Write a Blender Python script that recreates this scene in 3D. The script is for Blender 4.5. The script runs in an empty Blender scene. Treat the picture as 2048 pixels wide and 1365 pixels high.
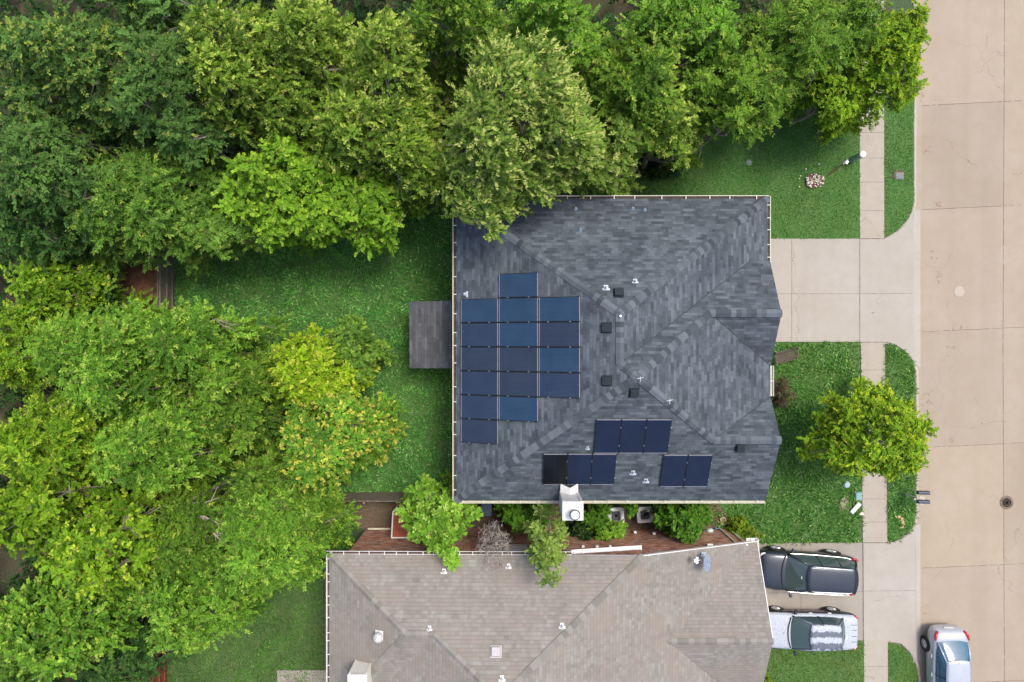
import bpy, bmesh, math, random
import numpy as np
from mathutils import Vector, Matrix
R = math.radians
scene = bpy.context.scene
COL = scene.collection
# ------------------------------------------------------------------ camera (straight down from a drone)
H = 31.05
F = 1274.0
cam_d = bpy.data.cameras.new("camera"); cam = bpy.data.objects.new("camera", cam_d); COL.objects.link(cam)
cam_d.sensor_width = 36; cam_d.lens = 36 * F / 2048; cam_d.clip_end = 800
cam.location = (0, 0, H); cam.rotation_euler = (0, 0, 0)
scene.camera = cam
# ------------------------------------------------------------------ sky, sun, exposure
SUN_EL, SUN_AZ = 66, 50          # azimuth clockwise from north (+Y)
w = bpy.data.worlds.new("World"); scene.world = w; w.use_nodes = True
nt = w.node_tree; bg = nt.nodes["Background"]
sky = nt.nodes.new("ShaderNodeTexSky"); sky.sky_type = 'NISHITA'; sky.sun_disc = False
sky.sun_elevation = R(SUN_EL); sky.sun_rotation = R(SUN_AZ); sky.air_density = 1.0; sky.dust_density = 4.0; sky.ozone_density = 1.0
nt.links.new(sky.outputs[0], bg.inputs[0]); bg.inputs[1].default_value = 0.15
sd = bpy.data.lights.new("sun", 'SUN'); sd.energy = 1.5; sd.angle = R(18); sd.color = (1, .95, .88)
so = bpy.data.objects.new("sun", sd); COL.objects.link(so)
so.rotation_euler = (R(90 - SUN_EL), 0, R(180 - SUN_AZ)); so.location = (0, 0, 60)
scene.view_settings.view_transform = 'Standard'; scene.view_settings.look = 'None'
scene.view_settings.exposure = 0.9; scene.view_settings.gamma = 1
try:
    scene.cycles.max_bounces = 6; scene.cycles.diffuse_bounces = 4; scene.cycles.glossy_bounces = 2
    scene.cycles.transmission_bounces = 3; scene.cycles.transparent_max_bounces = 4
except Exception: pass

# ------------------------------------------------------------------ coordinates
def P(px, py, z=0.0):
    k = (H - z) / F
    return Vector(((px - 1024) * k, (682.5 - py) * k, z))
def K(x, y, z): return Vector((x * .951, y * .951, z * .887))
def ray(px, py, plane, lift=0.0):
    a, b, c = plane; n = (b - a).cross(c - a).normalized()
    if n.z < 0: n = -n
    a = a + n * lift
    d = Vector(((px - 1024) / F, (682.5 - py) / F, -1)); o = Vector((0, 0, H))
    t = (a - o).dot(n) / d.dot(n)
    return o + d * t, n
# ------------------------------------------------------------------ materials
def new_mat(name):
    m = bpy.data.materials.new(name); m.use_nodes = True
    return m, m.node_tree, m.node_tree.nodes["Principled BSDF"]
def N(nt, t, **kw):
    n = nt.nodes.new(t)
    for k, v in kw.items(): setattr(n, k, v)
    return n
def math_(nt, op, a, b=None, c=None):
    n = nt.nodes.new("ShaderNodeMath"); n.operation = op
    for i, v in enumerate((a, b, c)):
        if v is None: continue
        if isinstance(v, (int, float)): n.inputs[i].default_value = v
        else: nt.links.new(v, n.inputs[i])
    return n.outputs[0]
def mixc(nt, f, a, b, mode='MIX'):
    n = nt.nodes.new("ShaderNodeMix"); n.data_type = 'RGBA'; n.blend_type = mode
    for i, v in ((0, f), (6, a), (7, b)):
        if isinstance(v, (int, float)): n.inputs[i].default_value = v
        elif isinstance(v, tuple): n.inputs[i].default_value = v if len(v) == 4 else (*v, 1)
        else: nt.links.new(v, n.inputs[i])
    return n.outputs[2]
def noise(nt, vec, scale, detail=3, rough=.55, dist=0):
    n = nt.nodes.new("ShaderNodeTexNoise"); n.inputs["Scale"].default_value = scale
    n.inputs["Detail"].default_value = detail; n.inputs["Roughness"].default_value = rough
    n.inputs["Distortion"].default_value = dist
    if vec is not None: nt.links.new(vec, n.inputs["Vector"])
    return n.outputs["Fac"]
def ramp(nt, fac, p0, p1, c0=(0, 0, 0, 1), c1=(1, 1, 1, 1)):
    n = nt.nodes.new("ShaderNodeValToRGB"); e = n.color_ramp.elements
    e[0].position = p0; e[1].position = p1; e[0].color = c0; e[1].color = c1
    nt.links.new(fac, n.inputs[0]); return n.outputs[0]
def objco(nt, scale=None):
    t = nt.nodes.new("ShaderNodeTexCoord"); v = t.outputs["Object"]
    if scale:
        m = nt.nodes.new("ShaderNodeMapping"); m.inputs["Scale"].default_value = scale
        nt.links.new(v, m.inputs[0]); v = m.outputs[0]
    return v
def bump(nt, b, h, strength=.3, dist=.02):
    n = nt.nodes.new("ShaderNodeBump"); n.inputs["Strength"].default_value = strength; n.inputs["Distance"].default_value = dist
    nt.links.new(h, n.inputs["Height"]); nt.links.new(n.outputs[0], b.inputs["Normal"])
def plain(name, c, rough=.6, metal=0.0, var=.15, scale=6, spec=.5, bmp=0):
    m, nt, b = new_mat(name)
    v = objco(nt); f = noise(nt, v, scale, 4)
    lo = tuple(x * (1 - var) for x in c); hi = tuple(min(1, x * (1 + var)) for x in c)
    nt.links.new(mixc(nt, ramp(nt, f, .3, .7), lo, hi), b.inputs["Base Color"])
    b.inputs["Roughness"].default_value = rough; b.inputs["Metallic"].default_value = metal
    b.inputs["Specular IOR Level"].default_value = spec
    if bmp: bump(nt, b, noise(nt, v, scale * 6, 4), bmp, .01)
    return m
def concrete(name, c, c2, stain, speck=.35, sc=1.0, slab=False):
    m, nt, b = new_mat(name); v = objco(nt)
    big = ramp(nt, noise(nt, v, .35 * sc, 5, .6), .35, .68)
    mid = ramp(nt, noise(nt, v, 1.6 * sc, 6, .65, .4), .38, .72)
    col = mixc(nt, big, c, c2)
    col = mixc(nt, math_(nt, 'MULTIPLY', mid, .45), col, stain)
    bl = noise(nt, objco(nt, (22, 1.2, 1)), 3, 2); col = mixc(nt, math_(nt, 'MULTIPLY', ramp(nt, bl, .4, .75), .16), col, tuple(x * .8 for x in stain))
    tb = noise(nt, objco(nt, (.8, .05, 1)), 1.0, 2); col = mixc(nt, math_(nt, 'MULTIPLY', ramp(nt, tb, .48, .66), .22), col, tuple(x * .74 for x in c))
    ck = nt.nodes.new('ShaderNodeTexVoronoi'); ck.feature = 'DISTANCE_TO_EDGE'; ck.inputs['Scale'].default_value = .22
    nv = N(nt, 'ShaderNodeVectorMath', operation='ADD'); nn_ = nt.nodes.new('ShaderNodeTexNoise'); nn_.inputs['Scale'].default_value = 1.3; nn_.inputs['Detail'].default_value = 5; nt.links.new(v, nn_.inputs['Vector']); nt.links.new(v, nv.inputs[0]); nt.links.new(nn_.outputs['Color'], nv.inputs[1]); nt.links.new(nv.outputs[0], ck.inputs['Vector'])
    crk = math_(nt, 'MULTIPLY', math_(nt, 'LESS_THAN', ck.outputs['Distance'], .0016), ramp(nt, noise(nt, v, .4, 2), .5, .56)); col = mixc(nt, math_(nt, 'MULTIPLY', crk, .55), col, (.10, .075, .055))
    fine = noise(nt, v, 38, 3); col = mixc(nt, math_(nt, 'MULTIPLY', ramp(nt, fine, .45, .8), speck), col, tuple(x * .72 for x in c))
    vo = nt.nodes.new("ShaderNodeTexVoronoi"); vo.inputs["Scale"].default_value = 1.7; nt.links.new(v, vo.inputs["Vector"])
    sp = ramp(nt, vo.outputs["Distance"], .018, .035, (1, 1, 1, 1), (0, 0, 0, 1))
    col = mixc(nt, math_(nt, 'MULTIPLY', sp, .6), col, (.12, .08, .05))
    if slab:
        at = N(nt, 'ShaderNodeAttribute'); at.attribute_name = 'tint'; col = mixc(nt, 1.0, col, at.outputs['Color'], 'MULTIPLY')
    nt.links.new(col, b.inputs["Base Color"]); b.inputs["Roughness"].default_value = .9
    b.inputs["Specular IOR Level"].default_value = .25
    bump(nt, b, fine, .15, .005)
    return m
def shingle(name, pal, rh=.14, wa=.62, wb=.37, cloud=((.9, .9, .9), (1.1, 1.1, 1.1)), line=.3, contrast=1.0, patch=None, offs=0.0):
    """courses of shingles from the roof UV (u along the eave, v up the slope, in metres)"""
    m, nt, b = new_mat(name)
    uv = N(nt, "ShaderNodeUVMap"); sp = N(nt, "ShaderNodeSeparateXYZ"); nt.links.new(uv.outputs[0], sp.inputs[0])
    u, v = sp.outputs[0], math_(nt, 'ADD', sp.outputs[1], offs)
    vr = math_(nt, 'DIVIDE', v, rh); row = math_(nt, 'FLOOR', vr)
    def wn(x, y):
        c = N(nt, "ShaderNodeCombineXYZ"); nt.links.new(x, c.inputs[0]); nt.links.new(y, c.inputs[1])
        n = N(nt, "ShaderNodeTexWhiteNoise"); n.noise_dimensions = '2D'; nt.links.new(c.outputs[0], n.inputs["Vector"]); return n.outputs["Value"]
    rn = N(nt, "ShaderNodeTexWhiteNoise"); rn.noise_dimensions = '1D'; nt.links.new(row, rn.inputs["W"])
    ca = math_(nt, 'DIVIDE', math_(nt, 'ADD', u, math_(nt, 'MULTIPLY', rn.outputs["Value"], 7.3)), wa)
    cb = math_(nt, 'DIVIDE', math_(nt, 'ADD', u, math_(nt, 'MULTIPLY', rn.outputs["Value"], 3.1)), wb)
    ta = wn(math_(nt, 'FLOOR', ca), row); tb = wn(math_(nt, 'FLOOR', cb), row)
    tone = math_(nt, 'ADD', math_(nt, 'MULTIPLY', ta, .58), math_(nt, 'MULTIPLY', tb, .42))
    tone = math_(nt, 'ADD', math_(nt, 'MULTIPLY', math_(nt, 'SUBTRACT', tone, .5), contrast), .5)
    cr = nt.nodes.new("ShaderNodeValToRGB"); e = cr.color_ramp.elements
    e[0].position = .1; e[0].color = (*pal[0], 1); e[1].position = .92; e[1].color = (*pal[2], 1)
    x = e.new(.5); x.color = (*pal[1], 1)
    nt.links.new(tone, cr.inputs[0]); col = cr.outputs[0]
    o = objco(nt)
    cl = ramp(nt, noise(nt, o, .55, 4, .6, .3), .3, .72, (*cloud[0], 1), (*cloud[1], 1))
    col = mixc(nt, 1.0, col, cl, 'MULTIPLY')
    if patch:
        cp = math_(nt, 'DIVIDE', math_(nt, 'ADD', u, math_(nt, 'MULTIPLY', rn.outputs["Value"], .9)), .3)
        c2 = N(nt, "ShaderNodeCombineXYZ"); nt.links.new(math_(nt, 'FLOOR', cp), c2.inputs[0]); nt.links.new(row, c2.inputs[1])
        pn = noise(nt, c2.outputs[0], .13, 3, .5)
        col = mixc(nt, math_(nt, 'MULTIPLY', ramp(nt, pn, .42, .6), .65), col, patch)
    sm = N(nt, 'ShaderNodeMapping'); sm.inputs['Scale'].default_value = (2.2, .28, 1); nt.links.new(uv.outputs[0], sm.inputs[0])
    stk = ramp(nt, noise(nt, sm.outputs[0], 1.0, 5, .65), .50, .74); col = mixc(nt, math_(nt, 'MULTIPLY', stk, .30), col, tuple(c * .75 for c in pal[0]))
    fr = math_(nt, 'FRACT', vr)
    ln = math_(nt, 'LESS_THAN', fr, .13)
    fa = math_(nt, 'FRACT', math_(nt, 'DIVIDE', ca, 1.0)); la = math_(nt, 'LESS_THAN', fa, .03)
    col = mixc(nt, math_(nt, 'MULTIPLY', math_(nt, 'MAXIMUM', ln, math_(nt, 'MULTIPLY', la, .7)), line), col, tuple(c * .45 for c in pal[0]))
    g = noise(nt, o, 55, 2); col = mixc(nt, math_(nt, 'MULTIPLY', ramp(nt, g, .4, .75), .22), col, tuple(c * .6 for c in pal[0]))
    nt.links.new(col, b.inputs["Base Color"]); b.inputs["Roughness"].default_value = .88
    b.inputs["Specular IOR Level"].default_value = .3
    bump(nt, b, math_(nt, 'ADD', math_(nt, 'MULTIPLY', fr, -1.0), math_(nt, 'MULTIPLY', ta, .5)), .5, .012)
    return m
def attr_mat(name, rough=.55, transl=.3, spec=.35, bmp=False):
    m, nt, b = new_mat(name)
    a = N(nt, "ShaderNodeAttribute"); a.attribute_name = "tint"
    col = a.outputs["Color"]
    nt.links.new(col, b.inputs["Base Color"]); b.inputs["Roughness"].default_value = rough
    b.inputs["Specular IOR Level"].default_value = spec
    if transl > 0:
        t = N(nt, "ShaderNodeBsdfTranslucent"); mx = N(nt, "ShaderNodeMixShader"); mx.inputs[0].default_value = transl
        nt.links.new(mixc(nt, 1.0, col, (1.25, 1.3, .6, 1), 'MULTIPLY'), t.inputs[0])
        nt.links.new(b.outputs[0], mx.inputs[1]); nt.links.new(t.outputs[0], mx.inputs[2])
        nt.links.new(mx.outputs[0], nt.nodes["Material Output"].inputs[0])
    if bmp: bump(nt, b, noise(nt, objco(nt), 40, 3), .3, .01)
    return m
def brick(name, c1, c2, mortar, axis='X'):
    m, nt, b = new_mat(name)
    t = nt.nodes.new("ShaderNodeTexCoord"); s = N(nt, "ShaderNodeSeparateXYZ"); nt.links.new(t.outputs["Object"], s.inputs[0])
    c = N(nt, "ShaderNodeCombineXYZ")
    nt.links.new(math_(nt, 'ADD', s.outputs[0], s.outputs[1]), c.inputs[0]); nt.links.new(s.outputs[2], c.inputs[1])
    br = N(nt, "ShaderNodeTexBrick"); nt.links.new(c.outputs[0], br.inputs["Vector"]); br.inputs["Scale"].default_value = 1
    br.inputs["Brick Width"].default_value = .24; br.inputs["Row Height"].default_value = .085; br.inputs["Mortar Size"].default_value = .009
    br.inputs["Color1"].default_value = (*c1, 1); br.inputs["Color2"].default_value = (*c2, 1); br.inputs["Mortar"].default_value = (*mortar, 1)
    br.inputs["Bias"].default_value = -.1
    br2 = N(nt, "ShaderNodeTexWhiteNoise"); br2.noise_dimensions = '2D'
    cc = N(nt, "ShaderNodeCombineXYZ"); row = math_(nt, 'FLOOR', math_(nt, 'DIVIDE', s.outputs[2], .085))
    nt.links.new(row, cc.inputs[1]); nt.links.new(math_(nt, 'FLOOR', math_(nt, 'ADD', math_(nt, 'DIVIDE', math_(nt, 'ADD', s.outputs[0], s.outputs[1]), .24), math_(nt, 'MULTIPLY', row, .5))), cc.inputs[0])
    nt.links.new(cc.outputs[0], br2.inputs["Vector"])
    sel = math_(nt, 'GREATER_THAN', br2.outputs["Value"], .84)
    col = mixc(nt, math_(nt, 'MULTIPLY', sel, .75), br.outputs["Color"], (.52, .42, .33))
    sel2 = math_(nt, 'LESS_THAN', br2.outputs["Value"], .15)
    col = mixc(nt, math_(nt, 'MULTIPLY', sel2, .6), col, (.07, .035, .03))
    nt.links.new(mixc(nt, math_(nt, 'MULTIPLY', ramp(nt, noise(nt, t.outputs["Object"], 1.5, 5), .45, .7), .35), col, (.10, .06, .05)), b.inputs["Base Color"])
    b.inputs["Roughness"].default_value = .9; bump(nt, b, br.outputs["Fac"], -.4, .008)
    return m
# ------------------------------------------------------------------ object helpers
def tag(o, label=None, cat=None, group=None, kind=None):
    if label: o["label"] = label
    if cat: o["category"] = cat
    if group: o["group"] = group
    if kind: o["kind"] = kind
    return o
def empty(name, loc=(0, 0, 0), rz=0, **kw):
    o = bpy.data.objects.new(name, None); COL.objects.link(o); o.location = loc; o.rotation_euler = (0, 0, rz)
    o.empty_display_size = .3; return tag(o, **kw)
def link(name, me, mats, parent=None, local=False):
    o = bpy.data.objects.new(name, me); COL.objects.link(o)
    for m in (mats if isinstance(mats, (list, tuple)) else [mats]): me.materials.append(m)
    if parent is not None:
        o.parent = parent
        if parent.type == 'EMPTY' and not local: o.matrix_parent_inverse = Matrix.Translation(-Vector(parent.location))
    return o
class MB:
    def __init__(s): s.v = []; s.f = []; s.m = []; s.uv = {}; s.t = {}
    def add(s, vs, fs, m=0, tint=None):
        b = len(s.v); s.v += [tuple(v) for v in vs]
        for f in fs:
            s.f.append([b + i for i in f]); s.m.append(m)
            if tint is not None: s.t[len(s.f) - 1] = tint
    def poly(s, vs, m=0, uv=None, tint=None):
        s.add(vs, [list(range(len(vs)))], m, tint)
        if uv: s.uv[len(s.f) - 1] = uv
    def box(s, c, d, rz=0, m=0, M=None, tint=None, taper=1.0):
        x, y, z = d[0] / 2, d[1] / 2, d[2] / 2
        vs = [Vector((a * x * (taper if c_ > 0 else 1), b * y * (taper if c_ > 0 else 1), c_ * z)) for c_ in (-1, 1) for a, b in ((-1, -1), (1, -1), (1, 1), (-1, 1))]
        if M is None: M = Matrix.Rotation(rz, 3, 'Z')
        vs = [M @ v + Vector(c) for v in vs]
        s.add(vs, [[3, 2, 1, 0], [4, 5, 6, 7], [0, 1, 5, 4], [1, 2, 6, 5], [2, 3, 7, 6], [3, 0, 4, 7]], m, tint)
    def tube(s, pts, rad, n=6, m=0, cap=True, tint=None):
        pts = [Vector(p) for p in pts]; rings = []
        if isinstance(rad, (int, float)): rad = [rad] * len(pts)
        for i, p in enumerate(pts):
            d = (pts[min(i + 1, len(pts) - 1)] - pts[max(i - 1, 0)]).normalized()
            a = Vector((0, 0, 1)) if abs(d.z) < .9 else Vector((1, 0, 0))
            x = d.cross(a).normalized(); y = d.cross(x)
            rings.append([p + (x * math.cos(2 * math.pi * k / n) + y * math.sin(2 * math.pi * k / n)) * rad[i] for k in range(n)])
        vs = [v for r in rings for v in r]; fs = []
        for i in range(len(pts) - 1):
            for k in range(n): fs.append([i * n + k, i * n + (k + 1) % n, (i + 1) * n + (k + 1) % n, (i + 1) * n + k])
        if cap: fs.append(list(range(n))[::-1]); fs.append([(len(pts) - 1) * n + k for k in range(n)])
        s.add(vs, fs, m, tint)
    def cyl(s, c, r, h, n=20, m=0, r2=None, tint=None):
        c = Vector(c); s.tube([c, c + Vector((0, 0, h))], [r, r if r2 is None else r2], n, m, True, tint)
    def lathe(s, c, prof, n=20, m=0, M=None):
        c = Vector(c); vs = []; fs = []
        for r, z in prof:
            for k in range(n):
                v = Vector((r * math.cos(2 * math.pi * k / n), r * math.sin(2 * math.pi * k / n), z))
                vs.append((M @ v if M else v) + c)
        for i in range(len(prof) - 1):
            for k in range(n): fs.append([i * n + k, i * n + (k + 1) % n, (i + 1) * n + (k + 1) % n, (i + 1) * n + k])
        fs.append([(len(prof) - 1) * n + k for k in range(n)]); fs.append(list(range(n))[::-1]); s.add(vs, fs, m)
    def prism(s, pts, z0, z1, m=0, tint=None):
        n = len(pts); vs = [(p[0], p[1], z0) for p in pts] + [(p[0], p[1], z1) for p in pts]
        fs = [list(range(n))[::-1], list(range(n, 2 * n))] + [[i, (i + 1) % n, n + (i + 1) % n, n + i] for i in range(n)]
        s.add(vs, fs, m, tint)
    def build(s, name, mats, parent=None, local=False, smooth=False, bevel=0, sub=0, kind=None):
        me = bpy.data.meshes.new(name); me.from_pydata(s.v, [], s.f)
        for i, p in enumerate(me.polygons):
            p.material_index = s.m[i]; p.use_smooth = smooth
        if s.uv:
            u = me.uv_layers.new(name="UVMap")
            for i, p in enumerate(me.polygons):
                if i in s.uv:
                    for k, li in enumerate(p.loop_indices): u.data[li].uv = s.uv[i][k]
        if s.t:
            a = me.attributes.new("tint", 'FLOAT_COLOR', 'CORNER')
            for i, p in enumerate(me.polygons):
                for li in p.loop_indices: a.data[li].color = (*s.t.get(i, (.3, .3, .3)), 1)
        me.update()
        o = link(name, me, mats, parent, local)
        if bevel:
            b = o.modifiers.new("bevel", 'BEVEL'); b.width = bevel; b.segments = 2; b.limit_method = 'ANGLE'
        if sub:
            b = o.modifiers.new("sub", 'SUBSURF'); b.levels = sub; b.render_levels = sub
        if kind: o["kind"] = kind
        return o
def quads(name, V, C, mat, parent=None):
    """many small quads (leaves, blades): V (n,4,3), C (n,3)"""
    n = len(V); me = bpy.data.meshes.new(name)
    me.vertices.add(4 * n); me.loops.add(4 * n); me.polygons.add(n)
    me.vertices.foreach_set("co", V.reshape(-1).astype(np.float32))
    me.loops.foreach_set("vertex_index", np.arange(4 * n, dtype=np.int32))
    me.polygons.foreach_set("loop_start", np.arange(0, 4 * n, 4, dtype=np.int32))
    try: me.polygons.foreach_set("loop_total", np.full(n, 4, dtype=np.int32))
    except Exception: pass
    me.update(calc_edges=True)
    a = me.attributes.new("tint", 'FLOAT_COLOR', 'POINT')
    c = np.ones((n, 4, 4), np.float32); c[:, :, :3] = C[:, None, :]
    a.data.foreach_set("color", c.reshape(-1))
    return link(name, me, mat, parent)
def nrm(a): return a / np.maximum(np.linalg.norm(a, axis=-1, keepdims=True), 1e-6)

# ------------------------------------------------------------------ shared materials
M_leaf = attr_mat("leaf", .65, .24, .12)
M_grass = attr_mat("grass_blade", .7, .2, .2)
M_tint = attr_mat("tinted_shingle", .88, 0, .3, True)
M_bark = plain("bark", (.24, .20, .16), .9, var=.35, scale=12, bmp=.5)
M_twig = plain("grey_twig", (.36, .31, .27), .85, var=.25, scale=20)
M_cream = plain("cream_paint", (0.533, 0.516, 0.396), .5, var=.08, scale=3)
M_white = plain("white_paint", (0.636, 0.628, 0.602), .45, var=.08, scale=5)
M_pink = plain("white_gutter_paint", (0.619, 0.593, 0.576), .5, var=.1, scale=4)
M_debris = plain("leaf_debris", (.055, .035, .022), .95, var=.6, scale=14, bmp=.5)
M_dark = plain("black_plastic", (.012, .012, .014), .45, var=.2)
M_metal = plain("galvanised", (.5, .52, .54), .35, .8, var=.1)
M_brick = brick("red_brick", (.50, .19, .10), (.38, .12, .065), (.45, .37, .30))
M_brick2 = brick("brown_brick", (.30, .16, .10), (.22, .10, .07), (.33, .29, .25))
M_glass = plain("window_glass", (.03, .045, .05), .06, var=.1)
M_fence = plain("weathered_cedar", (.17, .145, .115), .9, var=.35, scale=9, bmp=.4)
M_fence2 = plain("red_stained_cedar", (.20, .055, .025), .8, var=.3, scale=9, bmp=.4)
M_roofA = shingle("slate_shingle", ((.038, .047, .055), (.064, .078, .090), (.102, .121, .136)), wa=.44, wb=.25, rh=.13, cloud=((.74, .76, .80), (1.16, 1.16, 1.14)), contrast=1.05, line=.28)
M_roofB = shingle("tan_shingle", ((.172, .160, .138), (.205, .193, .170), (.245, .233, .210)), rh=.15, wa=.16, wb=.25, contrast=1.0, line=.30,
                  cloud=((.88, .87, .86), (1.08, 1.08, 1.08)), patch=(.215, .180, .150))
M_conc_road = concrete("road_concrete", (.298, .247, .190), (.325, .278, .218), (.27, .215, .155), speck=.5, slab=True)
M_conc_walk = concrete("walk_concrete", (.325, .283, .232), (.345, .31, .262), (.26, .225, .18), sc=1.6)
M_conc_drive = concrete("drive_concrete", (.345, .318, .278), (.315, .282, .238), (.275, .25, .215), sc=1.3)
M_conc_old = concrete("old_drive_concrete", (0.269, 0.246, 0.210), (0.301, 0.269, 0.229), (0.216, 0.203, 0.177), sc=1.5)
M_joint = plain("joint_filler", (.09, .065, .05), .95, var=.4, scale=5)
# ================================================================== SETTING
def ground_mat():
    m, nt, b = new_mat("ground"); v = objco(nt)
    a = ramp(nt, noise(nt, v, .25, 5), .35, .65); f = ramp(nt, noise(nt, v, 9, 4), .3, .7)
    c = mixc(nt, a, (.035, .075, .022), (.06, .095, .03)); c = mixc(nt, f, c, (.03, .05, .02))
    nt.links.new(c, b.inputs["Base Color"]); b.inputs["Roughness"].default_value = .95; bump(nt, b, f, .4, .03); return m
M_ground = ground_mat()
def soil(name, c1, c2, c3, s=1.0):
    m, nt, b = new_mat(name); v = objco(nt)
    c = mixc(nt, ramp(nt, noise(nt, v, .8 * s, 6, .65, .5), .35, .65), c1, c2)
    f = noise(nt, v, 11 * s, 5, .7); c = mixc(nt, math_(nt, 'MULTIPLY', ramp(nt, f, .45, .7), .8), c, c3)
    nt.links.new(c, b.inputs["Base Color"]); b.inputs["Roughness"].default_value = .95; bump(nt, b, f, .6, .04); return m
M_floor = soil("forest_litter", (.055, .042, .022), (.03, .045, .015), (.11, .07, .04))
M_lawn = soil("lawn_soil", (.05, .13, .025), (.08, .15, .035), (.03, .07, .018))
M_lawn2 = soil("dry_lawn_soil", (.045, .10, .022), (.065, .11, .03), (.075, .085, .035))
M_mulch = soil("dark_mulch", (.05, .035, .025), (.075, .055, .035), (.11, .075, .05))
M_dirt = soil("bare_dirt", (.12, .075, .05), (.085, .07, .04), (.19, .125, .085))
g = MB(); X0 = P(1824, 0).x; X1 = X0 + 9.6
prof = [(-260, 0), (X0, 0), (X0, -.14), (X1, -.14), (X1, 0), (260, 0)]
for (xa, za), (xb, zb) in zip(prof, prof[1:]): g.poly([(xa, -260, za), (xb, -260, zb), (xb, 260, zb), (xa, 260, za)])
g.build("ground", M_ground, kind="structure")
def flat(name, px, z, mat, kind="structure", th=0.0, parent=None):
    mb = MB(); pts = [P(a, b) for a, b in px]
    ar = sum(pts[i].x * pts[(i + 1) % len(pts)].y - pts[(i + 1) % len(pts)].x * pts[i].y for i in range(len(pts)))
    if ar < 0: pts = pts[::-1]
    if th: mb.prism([(p.x, p.y) for p in pts], z - th, z)
    else: mb.poly([(p.x, p.y, z) for p in pts])
    return mb.build(name, mat, parent, kind=kind)
def wavy(px, amp=5, step=25, seed=1):
    r = random.Random(seed); out = []
    for i, a in enumerate(px):
        b = px[(i + 1) % len(px)]; L = math.dist(a, b); n = max(1, int(L / step))
        for k in range(n):
            t = k / n; out.append((a[0] + (b[0] - a[0]) * t + r.uniform(-amp, amp), a[1] + (b[1] - a[1]) * t + r.uniform(-amp, amp)))
    return out
flat("forest_floor", wavy([(-900, -700), (1870, -700), (1780, -20), (1765, 120), (1640, 240), (1400, 300), (1250, 330), (1040, 397), (905, 420), (560, 480), (330, 500), (330, 620), (333, 1010), (330, 1900), (-900, 1900)], 8, 30), .004, M_floor)
flat("bare_soil", wavy([(225, 515), (320, 500), (322, 610), (285, 640), (210, 620)], 6, 15, 4), .010, plain("red_clay", (.17, .085, .05), .95, var=.45, scale=3, bmp=.5))
flat("bare_soil", wavy([(0, 470), (95, 480), (90, 600), (0, 640)], 8, 15, 5), .010, M_mulch)
LAWNS = {
 'front_north': [(1050, 230), (1400, 190), (1719, 180), (1720, 478), (1500, 478), (1500, 440), (1050, 440)],
 'strip_north': [(1769, 100), (1827, 100), (1827, 405), (1820, 428), (1806, 450), (1790, 465), (1769, 477)],
 'front_south': [(1500, 685), (1720, 685), (1724, 1086), (1475, 1086), (1455, 1060), (1395, 1035), (1395, 990), (1500, 990)],
 'strip_south': [(1769, 686), (1788, 690), (1808, 702), (1824, 722), (1831, 745), (1831, 1035), (1823, 1060), (1800, 1078), (1774, 1085)],
 'neighbour_front': [(1500, 1282), (1727, 1282), (1730, 1480), (1500, 1480)],
 'strip_far': [(1776, 1282), (1800, 1290), (1822, 1312), (1834, 1340), (1837, 1370), (1837, 1480), (1778, 1480)],
 'back': [(345, 470), (560, 420), (900, 380), (960, 430), (960, 990), (345, 990)],
 'neighbour_back': [(335, 1005), (640, 1005), (720, 1090), (720, 1480), (335, 1480)]}
for k_, p_ in LAWNS.items():
    flat("lawn", p_, .008, M_lawn2 if k_ == 'neighbour_back' else M_lawn)
flat("bare_soil", wavy([(655, 1004), (900, 1004), (900, 1058), (738, 1062), (700, 1040), (650, 1045)], 6, 20, 7), .012, M_dirt)
flat("side_yard_soil", wavy([(895, 970), (1425, 970), (1455, 1062), (1450, 1085), (895, 1085)], 3, 25, 8), .014, M_mulch)
flat("bare_soil", wavy([(1392, 1000), (1440, 1004), (1462, 1052), (1440, 1062), (1392, 1062)], 5, 12, 9), .018, M_dirt)
# road, gutter pan and joints
road = MB(); rr_ = random.Random(6); JY = [(-1400, -1412), (-700, -712), (-270, -282), (-30, -42), (210, 199), (419, 409), (664, 654), (896, 886), (1138, 1129), (1372, 1363), (1610, 1600), (2300, 2290), (9000, 8990)]
def jy(k, x): p0, p1 = P(1848, JY[k][0]), P(2230, JY[k][1] - 8); return p0.y + (p1.y - p0.y) * (x - p0.x) / (p1.x - p0.x)
xm = P(2011, 0).x
for k_ in range(len(JY) - 1):
    for xa, xb in ((X0, xm), (xm, X1)):
        t_ = rr_.uniform(.93, 1.05); ta, tb_ = (jy(k_, xa), jy(k_, xb)) if k_ else (200, 200)
        road.poly([(xa, jy(k_ + 1, xa), -.10), (xb, jy(k_ + 1, xb), -.10), (xb, tb_, -.10), (xa, ta, -.10)], tint=(t_, t_ * rr_.uniform(.985, 1.0), t_ * rr_.uniform(.96, 1.0)))
road_o = road.build("road", M_conc_road, kind="structure")
gp = MB(); xg = P(1846, 0).x; gp.poly([(X0, -200, -.094), (xg, -200, -.094), (xg, 200, -.094), (X0, 200, -.094)])
gp.build("gutter_pan", concrete("gutter_concrete", (.31, .26, .195), (.33, .28, .22), (.25, .185, .12)), road_o, kind="structure")
def joint(parent, a, b, z, w=.012, seed=0, jit=.004, gap=.0):
    r = random.Random(seed); mb = MB(); a = P(*a); b = P(*b); d = (b - a); L = d.length; d.normalize(); s = Vector((-d.y, d.x, 0)); n = max(2, int(L / .12))
    pr = None
    for i in range(n + 1):
        p = a + d * L * i / n + s * r.uniform(-jit, jit); ww = w * r.uniform(.55, 1.1)
        cur = (p - s * ww / 2, p + s * ww / 2)
        if pr and r.random() > gap: mb.poly([(pr[0].x, pr[0].y, z), (cur[0].x, cur[0].y, z), (cur[1].x, cur[1].y, z), (pr[1].x, pr[1].y, z)])
        pr = cur
    return mb.build("joint", M_joint, parent, kind="structure")
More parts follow.
